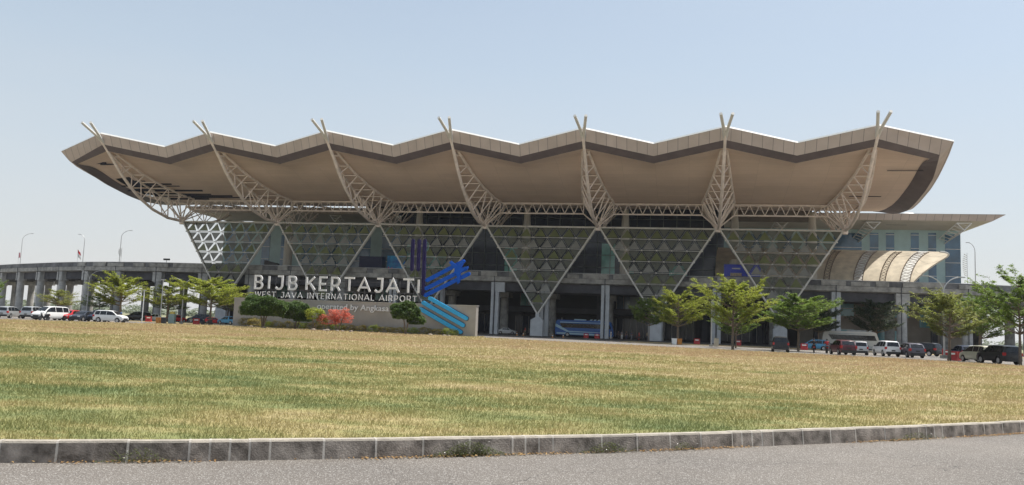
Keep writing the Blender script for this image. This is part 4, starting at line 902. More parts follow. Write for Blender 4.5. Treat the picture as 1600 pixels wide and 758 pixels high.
# aeroplane emblem across the blue bars
b = MB(); b.prism([(-1.75,9.95),(-2.0,10.12),(-2.75,9.35),(-3.6,9.95),(-3.9,9.75),(-3.05,8.9),(-3.15,8.2),(-2.9,8.3),(-2.72,8.0),(-2.6,6.95),(-2.3,7.15),(-2.2,8.45),(-1.2,9.05),(-1.25,9.3),(-2.15,9.05)], -0.55, -0.33)
b.v = [(x, y, z+dz) for x, y, z in b.v]; b.build('aeroplane_emblem', BLU, SG)
for (x0, z0, x1, z1) in ((-6.45,4.85,-1.25,2.4),(-7.35,4.25,-1.65,1.5),(-7.7,3.4,-1.95,0.6)):
    bar(x0, z0+dz+0.1, x1, z1+dz+0.1, 0.5, LBL, -0.33, 0.27); bar(x0, z0+dz+0.1, x1, z1+dz+0.1, 0.62, mat('emblem_shadow', (0.02,0.04,0.09), 0.5), -0.06, 0.05, name='emblem_shadow')  # dark plate put behind each bar as its shadowed edge
b = MB(); b.tube([(-8.9,0.1,3.9),(-8.9,0.1,12)], 0.05, 6); b.tube([(-8.0,0.1,3.9),(-8.0,0.1,12)], 0.05, 6); b.tube([(-9.4,0.05,12.1),(-7.4,0.05,12.1)], 0.04); b.tube([(-9.4,0.05,9.3),(-7.4,0.05,9.3)], 0.04); b.tube([(-4.7,0.1,3.9),(-4.7,0.1,8.3)], 0.06)
b.tube([(-7.2,0.05,6.6),(-3.4,0.05,7.9)], 0.03); b.build('emblem_frame', mat('dark_frame', (0.05,0.05,0.06), 0.6), SG)

# ------------------------------------------------------------ vegetation
LEAFS = {
 'yellow': leaf_mat('yellow_green_leaf', (0.23,0.29,0.035), (0.42,0.45,0.07), 0.48),
 'green': leaf_mat('fresh_green_leaf', (0.11,0.19,0.025), (0.23,0.32,0.05), 0.45),
 'olive': leaf_mat('olive_leaf', (0.20,0.235,0.05), (0.35,0.37,0.10), 0.48),
 'dark': leaf_mat('roof_shade_leaf', (0.015,0.04,0.018), (0.04,0.075,0.025), 0.3),  # foliage darkened, roof shadow put into the leaf colour
 'ficus': leaf_mat('glossy_leaf', (0.035,0.075,0.015), (0.12,0.19,0.045), 0.3),
 'pink': leaf_mat('pink_bract', (0.55,0.12,0.09), (0.70,0.26,0.18), 0.4),
 'hedge': leaf_mat('hedge_leaf', (0.20,0.17,0.04), (0.36,0.29,0.08), 0.4)}
def leaves_mesh(name, C, size, rng, flat=0.7, parent=None, m=None):
    """one quad leaf at every point of C"""
    n = len(C); a = rng.random(n)*2*PI
    u_ = np.stack([np.cos(a), np.sin(a), (rng.random(n)-0.5)*(1.6-flat)], 1); nz = np.stack([(rng.random(n)-0.5)*2*(1-flat), (rng.random(n)-0.5)*2*(1-flat), np.full(n, 1.0)], 1)
    v_ = np.cross(nz, u_); v_ /= np.linalg.norm(v_, axis=1)[:,None]; u_ /= np.linalg.norm(u_, axis=1)[:,None]
    s = (size*(0.6+0.8*rng.random(n)))[:,None] if np.isscalar(size) else (size*(0.6+0.8*rng.random(n)))[:,None]
    V = np.stack([C-u_*s, C-v_*s*0.42, C+u_*s, C+v_*s*0.42], 1).reshape(-1, 3); F = np.arange(len(V)).reshape(-1, 4)
    return raw_mesh(name, V, F, m, parent)
def tiered_tree(seed, H, Wd, h0, up_=0.35, vase=0.5, nleaf=7500, leaf='yellow', label='', sparse=1.0):
    rng = np.random.default_rng(seed); rnd = random.Random(seed)
    root = thing('tree', label, 'tree'); b = MB()
    tr = [(0,0,0)]; x = y = 0
    for k in range(1, 9): x += rnd.uniform(-0.06, 0.06); y += rnd.uniform(-0.06, 0.06); tr.append((x, y, H*0.93*k/8))
    b.tube(tr, [0.17-0.135*k/8 for k in range(9)], 8)
    C = []
    nb = 50; tiers = 7
    for k in range(nb):
        tier = k % tiers; ft = (tier+rnd.uniform(-0.18, 0.18))/(tiers-1)
        z0 = h0+(H*0.86-h0)*min(1, max(0, ft)); az = rnd.random()*2*PI
        prof = (0.62+0.38*math.sin(PI*min(1, ft*vase*1.4+0.28))) if ft < 0.75 else 0.55
        L_ = Wd/2*prof*rnd.uniform(0.65, 1.12)*(1-0.35*max(0, ft-0.5)); el = up_*rnd.uniform(0.5, 1.3)+0.35*max(0, ft-0.6)
        bx, by = np.interp(z0, [p[2] for p in tr], [p[0] for p in tr]), np.interp(z0, [p[2] for p in tr], [p[1] for p in tr])
        pts = []
        for j in range(6):
            f = j/5; pts.append((bx+math.cos(az)*L_*f, by+math.sin(az)*L_*f, z0+L_*math.tan(el)*f*(0.55+0.45*f)))
        b.tube(pts, [0.055*(1-f*0.16)*(1-0.75*ft*0.5) for f in range(6)], 5)
        nt = 9
        for q in range(nt):
            f = 0.28+0.72*(q+rnd.random()*0.6)/nt; f = min(f, 1.0)
            p = [np.interp(f, np.linspace(0,1,6), [pp[m_] for pp in pts]) for m_ in range(3)]
            aa = az+rnd.choice([-1,1])*rnd.uniform(0.3, 1.0); l2 = L_*0.34*rnd.uniform(0.5, 1.2)*(1.15-f*0.5)
            e = (p[0]+math.cos(aa)*l2, p[1]+math.sin(aa)*l2, p[2]+l2*rnd.uniform(0.05, 0.75))
            b.tube([p, e], 0.018, 3, r2=0.008)
            m_ = int(nleaf/nb/nt*sparse*rnd.uniform(0.5, 1.5)); g = rng.random(m_)[:,None]
            pos = np.array(p)*(1-g)+np.array(e)*g; sp = 0.17-0.07*g
            pos = pos+rng.normal(size=(m_,3))*np.concatenate([sp, sp, sp*0.38], 1); C.append(pos)
    b.build('trunk', BARK, root, smooth=True)
    C = np.concatenate(C); leaves_mesh('crown', C, 0.125, rng, 0.45, root, LEAFS[leaf])
    return root
protoA = tiered_tree(1, 8.1, 9.2, 2.7, 0.55, 0.5, 20000, 'yellow', '')
protoB = tiered_tree(2, 7.0, 10.6, 2.6, 0.30, 0.4, 24000, 'green', '')
protoC = tiered_tree(3, 6.6, 8.4, 2.2, 0.48, 0.6, 13000, 'olive', '')
protoD = tiered_tree(4, 5.4, 7.6, 2.3, 0.16, 0.4, 7000, 'olive', '')
G_TREE = 'layered trees planted round the forecourt'
used = set()
def plant(proto, x, y, rz, label, leaf=None, sc_=1.0, z=0.02):
    if proto.name not in used:
        used.add(proto.name); o = proto; o.location = (x,y,z); o.rotation_euler = (0,0,rz); o['label'] = label; o['group'] = G_TREE; o.scale = sc_ if isinstance(sc_, tuple) else (sc_,)*3
        if leaf:
            for c in kids(o):
                if c.name.startswith('crown'): c.material_slots[0].link = 'OBJECT'; c.material_slots[0].material = LEAFS[leaf]
        return o
    return dup(proto, (x,y,z), rz, label, G_TREE, sc_, {'crown': [LEAFS[leaf]]} if leaf else None)
plant(protoA, 26.8, 99.0, 0.4, 'tall yellow green tree just right of the lone silver lamp post')
plant(protoB, 36.9, 105.5, 1.0, 'wide bright green flat layered tree behind the rear view of the lone black SUV')
plant(protoC, 43.9, 82.6, 2.0, 'open vase shaped olive tree beside the curved street lamp and red barrier')
plant(protoD, -80.5, 148.0, 0.3, 'small thin tree with bare looking umbrella crown behind the white people carrier', 'olive', 0.95)
plant(protoA, 25.9, 127.0, 2.3, 'rounded yellow green tree right of the last screen tip with orange bin at its foot', None, (0.97,0.97,0.98))
plant(protoB, 23.9, 141.0, 3.3, 'darker green tree half hidden behind the rounded yellow green tree', 'green', (0.72,0.72,1.05))
plant(protoA, 30.7, 112.0, 4.0, 'low bright tree crown filling in behind the tall tree at the silver lamp post', 'green', (0.7,0.7,0.62))
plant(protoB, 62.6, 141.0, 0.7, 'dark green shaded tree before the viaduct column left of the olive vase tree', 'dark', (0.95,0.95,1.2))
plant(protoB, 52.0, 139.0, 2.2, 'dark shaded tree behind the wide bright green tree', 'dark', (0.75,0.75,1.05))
plant(protoC, 57.4, 101.0, 1.2, 'soft green tree between the olive vase tree and the large tree at the right edge', 'green', (1.0,1.0,1.12))
plant(protoA, 46.6, 75.5, 5.2, 'large green tree at the right edge beside the black and cream SUVs', 'green', (0.86,0.86,1.03))
plant(protoC, -68.0, 145.0, 4.2, 'yellow green spreading tree behind the white people carrier at left', 'yellow', (1.35,1.35,1.15))
plant(protoB, -48.6, 135.0, 5.0, 'broad yellow green tree left of the sign wall', 'yellow', (1.28,1.28,1.08))
plant(protoD, -62.6, 152.0, 3.9, 'low flat yellowish tree between the two larger trees at left', 'yellow', (1.25,1.25,1.3))
plant(protoD, -66.9, 163.0, 1.3, 'small distant green tree under the viaduct at left', 'green', 1.0)
plant(protoB, -75.0, 119.5, 1.5, 'pale green tree at the left edge behind the silver cars', 'green', (0.42,0.42,0.78))
plant(protoD, -94.0, 190.0, 2.5, 'small far tree beyond the second viaduct column from the left', 'green', 1.0)
plant(protoD, -57.5, 170.0, 0.2, 'thin far tree seen between columns left of the broad tree', 'olive', 1.1)

def bush(seed, loc, label, cat, name, blobs, leaf, dens, size, stems=(), group=None, stemm=BARK):
    rng = np.random.default_rng(seed); root = thing(name, label, cat, loc, 0, group)
    if stems:
        b = MB()
        for s in stems: b.tube(s, 0.11, 7, r2=0.05)
        b.build('trunk', stemm, root, smooth=True)
    C = []; rl = random.Random(seed+1); lumps = []
    for (cx, cy, cz, rx, ry, rz, k) in blobs:
        for _ in range(9 if stems else 3):
            a = rl.random()*2*PI; e_ = rl.uniform(-0.35, 1.1); q_ = rl.uniform(0.25, 0.42); lumps.append((cx+rx*math.cos(a)*math.cos(e_)*0.85, cy+ry*math.sin(a)*math.cos(e_)*0.85, cz+rz*math.sin(e_)*0.9, rx*q_, ry*q_, rz*q_*1.1, k*0.16))
    for (cx, cy, cz, rx, ry, rz, k) in blobs+lumps:
        d = rng.normal(size=(int(dens*k), 3)); d /= np.linalg.norm(d, axis=1)[:,None]
        d[:,2] = np.where(d[:,2] < -0.55, -0.55+0.15*rng.random(len(d)), d[:,2])
        rr_ = 0.72+0.34*rng.random(len(d))**0.8+0.10*np.sin(d[:,0]*7+seed)*np.cos(d[:,1]*6+d[:,2]*8)
        C.append(np.array([cx,cy,cz])+d*rr_[:,None]*np.array([rx,ry,rz]))
    leaves_mesh('crown' if stems else 'foliage', np.concatenate(C), size, rng, 0.1, root, LEAFS[leaf])
    return root
bush(31, (-31.9,107.6,0.19), 'dense rounded clipped tree with forked trunk before the left end of the sign wall', 'tree', 'ficus_tree',
     [(0,0,2.7,2.8,2.3,1.3,1.2),(-1.1,0,2.2,1.9,1.6,1.1,.5),(1.0,0.2,2.2,1.7,1.5,1.1,.4)], 'ficus', 11000, 0.10, [[(0,0,0),(-0.15,0,1.2),(-0.5,0,2.3)],[(0.1,0,0),(0.35,0.1,1.2),(0.8,0,2.4)],[(0,0.15,0),(0.1,0.2,1.5),(0,0.2,2.6)]])
bush(32, (-28.4,110.6,0.19), 'darker drooping green clipped tree against the sign wall right of the forked one', 'tree', 'ficus_tree',
     [(0,0,2.2,1.85,1.5,1.5,1.0),(0.9,0,1.6,1.2,1.0,0.95,.5)], 'ficus', 8000, 0.10, [[(0,0,0),(0.1,0,1.2),(0,0,2.0)],[(0.2,0,0),(0.5,0,1.0),(0.9,0,1.6)]])
bush(33, (-13.0,104.3,0.19), 'small round green clipped tree before the sign wall left of the light blue stripes', 'tree', 'ficus_tree',
     [(0,0,2.65,1.75,1.7,1.35,1.0),(1.35,0.3,1.75,1.1,1.0,0.85,.35)], 'ficus', 9500, 0.10, [[(0,0,0),(-0.05,0,1.1),(-0.3,0,2.2)],[(0.12,0,0),(0.3,0,1.2),(0.7,0.1,2.0)]])
bush(34, (-22.3,108.2,0.19), 'pink flowering bush in front of the sign wall', 'bush', 'flowering_bush',
     [(0,0,2.05,1.35,1.0,0.75,0.7),(-1.2,0,1.25,1.4,0.9,0.8,.8),(0.8,0,1.55,1.1,0.8,0.85,.5),(0.9,0,2.6,0.5,0.4,0.5,.1)], 'pink', 1000, 0.09, [[(0,0,0),(-0.3,0,1.1),(-0.5,0,2)],[(0.1,0,0),(0.5,0,1.2),(0.9,0,2.4)]])
bush(35, (-25.4,108.6,0.19), 'sparse yellow green bush left of the pink flowering bush', 'bush', 'bush',
     [(0,0,1.9,1.2,0.9,0.9,1.0),(0.9,0,1.2,0.8,0.7,0.8,.4)], 'yellow', 1000, 0.10, [[(0,0,0),(-0.2,0,1.1),(-0.5,0,2.1)],[(0.1,0,0),(0.3,0,1.2),(0.6,0,2.0)]])
rndb = random.Random(5); HB = []
words = ['first','second','third','fourth','fifth','sixth','seventh','eighth','ninth','tenth','eleventh','twelfth','thirteenth','fourteenth','fifteenth','sixteenth']
for i in range(16):
    s = -30.3+1.82*i; px_, py_ = SO.x+0.958*s+0.2867*-1.1, SO.y-0.2867*s-0.958*1.1
    HB.append(bush(50+i, (px_, py_, 0.19), '%s low yellowish hedge shrub from the left along the foot of the sign wall' % words[i], 'shrub', 'hedge_shrub',
         [(0,0,0.42,0.95*rndb.uniform(0.8,1.1),0.45,0.5*rndb.uniform(0.75,1.15),1.0),(0.5,0,0.35,0.6,0.4,0.5,.4)], 'hedge' if i % 3 else 'yellow', 550, 0.075, group='low hedge shrubs along the sign wall'))
for i, (x, y, q) in enumerate([(-37.2,117.2,1.0),(-35.4,116.2,1.2),(-33.6,110,0.9)]):
    bush(70+i, (x, y, 0.19), ['orange tinged shrub left of the sign wall end','yellow shrub touching the left end of the sign wall','low shrub at the foot of the forked clipped tree'][i], 'shrub', 'shrub', [(0,0,0.6,1.1*q,0.7,0.65*q,1)], 'hedge', 800, 0.08)
# stones and clods lying at the edge of the planting bed
STONE = mat('stone', (0.22,0.18,0.14), 0.9, 0, 0.3, 4)
spots = [(-24.6,104.8),(-23.2,104.4),(-22.9,104.9),(-21.4,104.0),(-20.9,104.6),(-19.6,103.6),(-9.6,101.8),(-7.8,101.0),(-7.2,100.9),(-31.2,106.0),(-35.0,113.0)]
order_ = sorted(range(len(spots)), key=lambda k: spots[k][0]/spots[k][1])
for i, (x, y) in enumerate(spots):
    rs = random.Random(i); b = MB(); q = 0.16+0.12*rs.random()
    b.lathe([(0.02,0),(q,0.01),(q*1.1,q*0.35),(q*0.7,q*0.75),(0.03,q*0.85)], 7)
    b.v = [(vx*(1+0.35*rs.random()), vy*(1+0.3*rs.random()), vz*(1+0.3*rs.random())) for vx, vy, vz in b.v]
    o = b.build('stone', STONE, loc=(x, y, 0.185)); tag(o, '%s rough brown stone from the left lying in the grass before the sign wall' % words[order_.index(i)], 'stone', 'stones in front of the sign planting')

# weeds growing at the kerb
WEED = leaf_mat('weed_leaf', (0.07,0.10,0.03), (0.18,0.19,0.06), 0.35); DRYL = leaf_mat('dry_straw', (0.32,0.17,0.06), (0.5,0.34,0.15), 0.3); FLOW = mat('tiny_flower', (0.8,0.78,0.72), 0.6)
def kerb_weed(x, ln, h, n, label):
    i = int(np.argmin(np.abs(KR[:,0]-x))); p, d = at_s(S[i]); nrm = np.array([d[1], -d[0]]); rng = np.random.default_rng(int(x*100)+900)
    root = thing('weed', label, 'weed', (float(p[0]), float(p[1]), 0.0), 0, 'weeds growing from the kerb joint')
    a = rng.normal(size=n)*ln*0.3; hh = h*rng.random(n)**1.3*np.exp(-(a/(ln*0.45))**2); o_ = 0.03+0.05*rng.random(n)
    C = np.stack([d[0]*a+nrm[0]*o_, d[1]*a+nrm[1]*o_, 0.01+hh], 1); leaves_mesh('foliage', C, 0.013, rng, 0.1, root, WEED)
    b = MB()
    for k in range(int(n/22)):
        a0 = rng.normal()*ln*0.3; e = a0+rng.normal()*0.07; hz = h*rng.random()*1.15; b.tube([(d[0]*a0+nrm[0]*0.04, d[1]*a0+nrm[1]*0.04, 0), (d[0]*(a0+e)/2+nrm[0]*0.09, d[1]*(a0+e)/2+nrm[1]*0.09, hz*0.7), (d[0]*e+nrm[0]*0.08, d[1]*e+nrm[1]*0.08, hz)], 0.0022, 3)
    b.build('stem', WEED, root)
    k = max(3, int(n/40)); a = rng.normal(size=k)*ln*0.32; C = np.stack([d[0]*a+nrm[0]*0.1, d[1]*a+nrm[1]*0.1, h*(0.3+0.8*rng.random(k))], 1); leaves_mesh('flower', C, 0.009, rng, 0.3, root, FLOW)
kerb_weed(-0.42, 0.75, 0.17, 900, 'thick green weed clump on the kerb near the middle of the picture')
kerb_weed(-3.9, 0.5, 0.15, 240, 'thin grey green weed sprouting at a kerb joint on the left')
kerb_weed(1.35, 0.6, 0.13, 380, 'low weed tuft at the short kerb stones right of the middle')
kerb_weed(2.5, 0.35, 0.10, 110, 'small weed with tiny pale flowers right of the low tuft')
kerb_weed(6.9, 1.1, 0.12, 260, 'trailing weeds on the kerb toward the right edge')
def litter():
    rng = np.random.default_rng(77); n = 16000; s = rng.random(n)*(S[-1]*0.75); C = []
    idx = np.searchsorted(S, s).clip(3, len(KR)-4); P = KR[idx]; D = KR[idx+3]-KR[idx-3]; D /= np.linalg.norm(D, axis=1)[:,None]
    cl = np.sin(s*1.7)+np.sin(s*0.63+1)+rng.normal(size=n)*0.5; k = cl > 0.0; P, D = P[k], D[k]; o_ = 0.03+np.abs(rng.normal(size=len(P)))*0.05
    C = np.stack([P[:,0]+D[:,1]*o_, P[:,1]-D[:,0]*o_, 0.006+0.02*rng.random(len(P))], 1)
    o = leaves_mesh('dry_litter', C, 0.022, rng, 0.8, None, DRYL); tag(o, 'dry straw and leaf litter gathered along the foot of the kerb', 'litter', kind='stuff')
litter()
# far wood on the horizon
def far_wood():
    rng = np.random.default_rng(9); C = []
    for k in range(420):
        x = rng.uniform(-900, 900); y = rng.uniform(560, 900); h = rng.uniform(2.5, 8)*(1.3 if rng.random() < 0.2 else 1); r_ = rng.uniform(4, 14)
        n = 130; d = rng.normal(size=(n,3)); d /= np.linalg.norm(d, axis=1)[:,None]; C.append(np.array([x,y,h*0.45])+d*np.array([r_, r_, h*0.5]))
    o = leaves_mesh('far_wood', np.concatenate(C), 1.6, rng, 0.1, None, leaf_mat('haze_paled_foliage', (0.16,0.19,0.13), (0.22,0.25,0.17), 0.3)); tag(o, 'low hazy line of distant trees on the horizon', 'woodland', kind='stuff')  # leaf colour paled to stand in for distance haze
far_wood()

# ------------------------------------------------------------ vehicles
def paint(name, c, metal=0.0): return mat('paint_'+name, c, 0.35, metal, 0.04, 1.0, coat=0.25, spec=0.35)
PAINT = {'white': paint('white',(0.75,0.75,0.74)), 'silver': paint('silver',(0.48,0.49,0.50),0.5), 'black': paint('black',(0.012,0.012,0.015)), 'red': paint('red',(0.5,0.02,0.025)),
 'navy': paint('navy',(0.02,0.03,0.06)), 'grey': paint('grey',(0.10,0.095,0.12),0.3), 'cream': paint('cream',(0.55,0.53,0.42),0.2), 'blue': paint('blue',(0.08,0.30,0.50)), 'maroon': paint('maroon',(0.09,0.02,0.03)), 'slate': paint('slate',(0.05,0.06,0.08),0.3)}
def make_car(kind, label):
    # roof line (x, z); front is +x
    P = {'suv': dict(L=4.7, w=0.92, H=1.78, belt=1.08, zb=0.30, r=0.36, prof=[(-2.35,0.9),(-2.3,1.12),(-2.1,1.66),(-1.7,1.76),(-0.2,1.78),(0.45,1.72),(1.15,1.12),(2.1,0.98),(2.32,0.78)], wx=(-1.42,1.45)),
         'mpv': dict(L=4.4, w=0.85, H=1.66, belt=1.0, zb=0.26, r=0.32, prof=[(-2.2,0.82),(-2.15,1.04),(-1.98,1.52),(-1.6,1.64),(-0.2,1.66),(0.55,1.58),(1.35,1.05),(1.95,0.9),(2.17,0.7)], wx=(-1.32,1.42)),
         'van': dict(L=4.9, w=0.92, H=1.9, belt=1.08, zb=0.26, r=0.34, prof=[(-2.45,0.9),(-2.4,1.12),(-2.28,1.78),(-1.9,1.88),(0.2,1.9),(0.85,1.82),(1.65,1.2),(2.2,1.0),(2.42,0.75)], wx=(-1.5,1.55)),
         'hatch': dict(L=3.9, w=0.84, H=1.5, belt=0.93, zb=0.24, r=0.31, prof=[(-1.95,0.75),(-1.9,0.98),(-1.55,1.4),(-1.1,1.48),(-0.1,1.5),(0.4,1.43),(1.1,0.97),(1.75,0.83),(1.93,0.62)], wx=(-1.2,1.25)),
         'sedan': dict(L=4.4, w=0.86, H=1.45, belt=0.92, zb=0.22, r=0.31, prof=[(-2.2,0.72),(-2.15,0.93),(-1.55,0.98),(-0.95,1.36),(-0.5,1.44),(0.1,1.45),(0.45,1.38),(1.2,0.95),(1.98,0.8),(2.18,0.6)], wx=(-1.3,1.4)),
         'pickup': dict(L=5.1, w=0.92, H=1.75, belt=1.06, zb=0.36, r=0.38, prof=[(-2.55,0.95),(-2.52,1.08),(-1.0,1.09),(-0.72,1.68),(-0.3,1.75),(0.4,1.73),(0.65,1.66),(1.3,1.12),(2.3,1.0),(2.52,0.8)], wx=(-1.6,1.6))}[kind]
    belt, zb, w_, r_ = P['belt'], P['zb'], P['w'], P['r']; px = [p[0] for p in P['prof']]; pz = [p[1] for p in P['prof']]
    hl = P['L']/2; xs = set(px)
    for wx in P['wx']:
        for k in range(9): xs.add(round(wx+(r_+0.07)*math.cos(PI*k/8), 4))
    for x in np.arange(-hl+0.15, hl-0.1, 0.35): xs.add(round(float(x), 3))
    xs = sorted(x for x in xs if -hl <= x <= hl); xs = [x for k, x in enumerate(xs) if k == 0 or x-xs[k-1] > 0.012]
    def prof(x):
        zt = float(np.interp(x, px, pz)); e = min(1.0, (hl-abs(x))/0.45); ww = w_*(0.86+0.14*math.sqrt(max(0, e))); zbb = zb
        for wx in P['wx']:
            dd = abs(x-wx)
            if dd < r_+0.07: zbb = max(zbb, r_+math.sqrt((r_+0.07)**2-dd*dd)-0.02)
        rise = max(0.0, zt-belt); tw = ww*(0.97-0.24*min(1, rise/0.7)) if rise > 0.02 else ww*0.93
        return zt, ww, tw, zbb, rise
    vs = []; 
    for x in xs:
        zt, ww, tw, zbb, rise = prof(x); zbt = min(belt, zt-0.02)
        half = [(0.0, min(zbb, 0.9*zbt)), (ww*0.9, min(zbb, 0.9*zbt)), (ww, min(max(zbb+0.05, 0.42), zbt-0.04)), (ww, min(max(zbb+0.06, 0.7), zbt-0.02)), (ww*0.975, zbt), (tw, zt-0.045 if rise > 0.05 else zt-0.01), (tw*0.86, zt), (0.0, zt+(0.02 if rise > 0.3 else 0.015))]
        vs += [(x, y, z) for y, z in half] + [(x, -y, z) for y, z in reversed(half[1:-1])]
    n = 14; b = MB(); k = len(xs)
    b.add(vs, [(i*n+j, i*n+(j+1)%n, (i+1)*n+(j+1)%n, (i+1)*n+j) for i in range(k-1) for j in range(n)]+[tuple(range(n)), tuple((k-1)*n+j for j in range(n))])
    root = thing('parked_car', label, 'car'); body = b.build('body', PAINT['white'], root, smooth=True)
    # glass: strips between roof stations
    cab = [x for x in xs if prof(x)[4] > 0.42]; x0, x1 = cab[0], cab[-1]
    def side(x, f): zt, ww, tw, zbb, rise = prof(x); z0, z1 = belt+0.03, zt-0.07; z = z0+(z1-z0)*f; y0, y1 = ww*0.975, tw; return (y0+(y1-y0)*((z-belt)/max(0.01, zt-0.045-belt))+0.012, z)
    pil = [x0+0.05, x0+(x1-x0)*0.30, x0+(x1-x0)*0.64, x1+0.30] if kind not in ('pickup',) else [x0, x0+(x1-x0)*0.5, x1+0.25]
    for s in (-1, 1):
        for a, c in zip(pil[:-1], pil[1:]):
            a, c = a+0.04, c-0.04; g = MB(); q = []
            for i in range(5):
                x = a+(c-a)*i/4; lo = side(x, 0.03); hi = side(x, 0.96); q += [(x, s*lo[0], lo[1]), (x, s*hi[0], hi[1])]
            g.add(q, [(i*2, i*2+1, i*2+3, i*2+2) for i in range(4)]); g.build('window', CARGLASS, body)
    def across(xa, xb, name, e=0.02):
        g = MB(); q = []
        for i in range(4):
            x = xa+(xb-xa)*i/3; zt, ww, tw, zbb, rise = prof(x); yy = tw*0.84
            sl = (prof(x+0.01)[0]-prof(x-0.01)[0])/0.02; nv = Vector((-sl, 0, 1)).normalized()*e
            for y in (-yy, 0, yy): q.append((x+nv.x, y, zt+nv.z+(0.018 if y == 0 else 0)))
        g.add(q, [(i*3+j, i*3+j+1, i*3+j+4, i*3+j+3) for i in range(3) for j in range(2)]); g.build(name, CARGLASS, root)
    fr = [p for p in P['prof'] if p[0] > 0]; top = [p for p in fr if p[1] > belt+0.4][-1][0]; cow = [p for p in fr if p[1] < belt+0.2][0][0]
    across(top+0.04, cow-0.06, 'windscreen')
    rr_ = [p for p in P['prof'] if p[0] < 0]; rt = [p for p in rr_ if p[1] > belt+0.35][0][0]; rb = [p for p in rr_ if p[1] < belt+0.16][-1][0]
    across(rb+0.05*(rt-rb), rt-0.08*(rt-rb), 'rear_window')
    b = MB(); b.box(-hl-0.05, -hl+0.12, -w_*0.86, w_*0.86, zb-0.02, zb+0.26); b.build('rear_bumper', PLASTIC, root, bevel=0.03)
    b = MB(); b.box(hl-0.12, hl+0.05, -w_*0.84, w_*0.84, zb-0.04, zb+0.24); b.box(hl-0.1, hl+0.015, -0.5, 0.5, 0.5, 0.66); b.build('front_bumper', PLASTIC, root, bevel=0.03)
    for s in (-1, 1):
        b = MB(); b.box(-hl-0.01, -hl+0.3, s*w_*0.88-0.13, s*w_*0.88+0.075*1, belt-0.26, belt+0.02) if s > 0 else b.box(-hl-0.01, -hl+0.3, s*w_*0.88-0.075, s*w_*0.88+0.13, belt-0.26, belt+0.02)
        b.build('tail_light', REDLIGHT, root, bevel=0.02)
        b = MB(); y0, y1 = sorted((s*w_*0.5, s*w_*0.9)); b.box(hl-0.3, hl-0.03, y0, y1, 0.60, 0.76); b.build('headlight', HEADL, root, bevel=0.03)
        b = MB(); y0, y1 = sorted((s*(w_-0.02), s*(w_+0.2))); b.box(x1+0.15, x1+0.32, y0, y1, belt+0.02, belt+0.17); b.build('mirror', PAINT['black'], root, bevel=0.03)
        for wx in P['wx']:
            t_ = MB(); yo = s*(w_-0.11); t_.lathe([(r_*0.6,-0.11),(r_*0.94,-0.11),(r_,-0.07),(r_,0.07),(r_*0.94,0.11),(r_*0.6,0.11)], 20, (wx, yo, r_), 'Y'); wo = t_.build('wheel', RUBBER, root, smooth=True)
            t_ = MB(); t_.lathe([(0.02,0.04),(r_*0.2,0.07),(r_*0.62,0.095),(r_*0.66,0.115)], 14, (wx, yo, r_), 'Y') if s > 0 else t_.lathe([(0.02,-0.04),(r_*0.2,-0.07),(r_*0.62,-0.095),(r_*0.66,-0.115)], 14, (wx, yo, r_), 'Y')
            t_.build('rim', RIM, wo, smooth=True)
    b = MB(); b.box(-hl-0.062, -hl-0.055, -0.2, 0.2, 0.62 if kind != 'pickup' else 0.7, 0.75); b.build('number_plate', PLATE, root)
    return root
CARS = {}
GL, GRT = 'cars parked beyond the left of the lawn', 'cars parked beyond the right of the lawn'
def place_car(kind, x, y, deg, colour, label, group, nm='parked_car', z=0.006, s=1.0):
    if kind not in CARS:
        o = make_car(kind, label); CARS[kind] = o; o.location = (x,y,z); o.rotation_euler = (0,0,R(deg)); o['group'] = group; o.scale = (s,s,s)
        for c in kids(o):
            if c.name.startswith('body'): c.material_slots[0].link = 'OBJECT'; c.material_slots[0].material = PAINT[colour]
        return o
    return dup(CARS[kind], (x,y,z), R(deg), label, group, s, {'body': [PAINT[colour]], 'window': [CARGLASS]})
place_car('mpv', -71.3, 118.6, 95, 'silver', 'silver people carrier cut off by the left edge of the picture', GL)
place_car('suv', -68.2, 119.4, 92, 'silver', 'silver SUV seen from behind, second from the left edge', GL)
place_car('van', -63.0, 114.2, 252, 'white', 'white van facing left with a motorcycle at its nose', GL)
place_car('hatch', -61.8, 117.0, 268, 'red', 'bright red hatchback between the white van and the dark cars', GL)
place_car('sedan', -59.6, 116.6, 262, 'slate', 'dark slate saloon right of the red hatchback', GL)
place_car('suv', -58.3, 118.2, 270, 'navy', 'dark navy SUV left of the white people carrier', GL, s=0.95)
place_car('mpv', -55.1, 115.0, -6, 'white', 'white people carrier side on facing right at the lawn edge', GL)
place_car('mpv', -67.0, 150.0, 170, 'black', 'black people carrier under the viaduct behind the white people carrier', GL)
place_car('pickup', -64.6, 152.0, 190, 'white', 'white pickup with red tail parked under the viaduct', GL, s=0.8)
place_car('hatch', -62.4, 156.0, 60, 'red', 'red hatchback in the shade behind the green kiosk', GL, s=0.9)
place_car('mpv', -59.7, 160.0, 200, 'navy', 'dark blue people carrier beside the column left of the broad tree', GL)
place_car('pickup', -50.6, 150.0, 150, 'blue', 'light blue pickup under the broad tree left of the sign', GL, s=0.85)
place_car('hatch', -54.0, 152.0, 20, 'red', 'red hatchback beside the light blue pickup', GL, s=0.8)
place_car('sedan', -0.3, 186.0, -14, 'white', 'white saloon parked in the shade under the deck left of the screen tip', 'cars under the deck')
place_car('suv', 31.3, 95.5, 74, 'black', 'lone black SUV seen from behind in front of the wide bright green tree', GRT)
place_car('hatch', 38.2, 94.8, 86, 'maroon', 'dark maroon hatchback seen from behind beside the motorcycle rider', GRT, s=1.12)
place_car('mpv', 41.9, 98.8, 70, 'silver', 'silver people carrier seen from behind between dark maroon and white cars', GRT, s=0.97)
place_car('suv', 44.1, 96.8, 84, 'white', 'white SUV seen from behind with left flank showing', GRT)
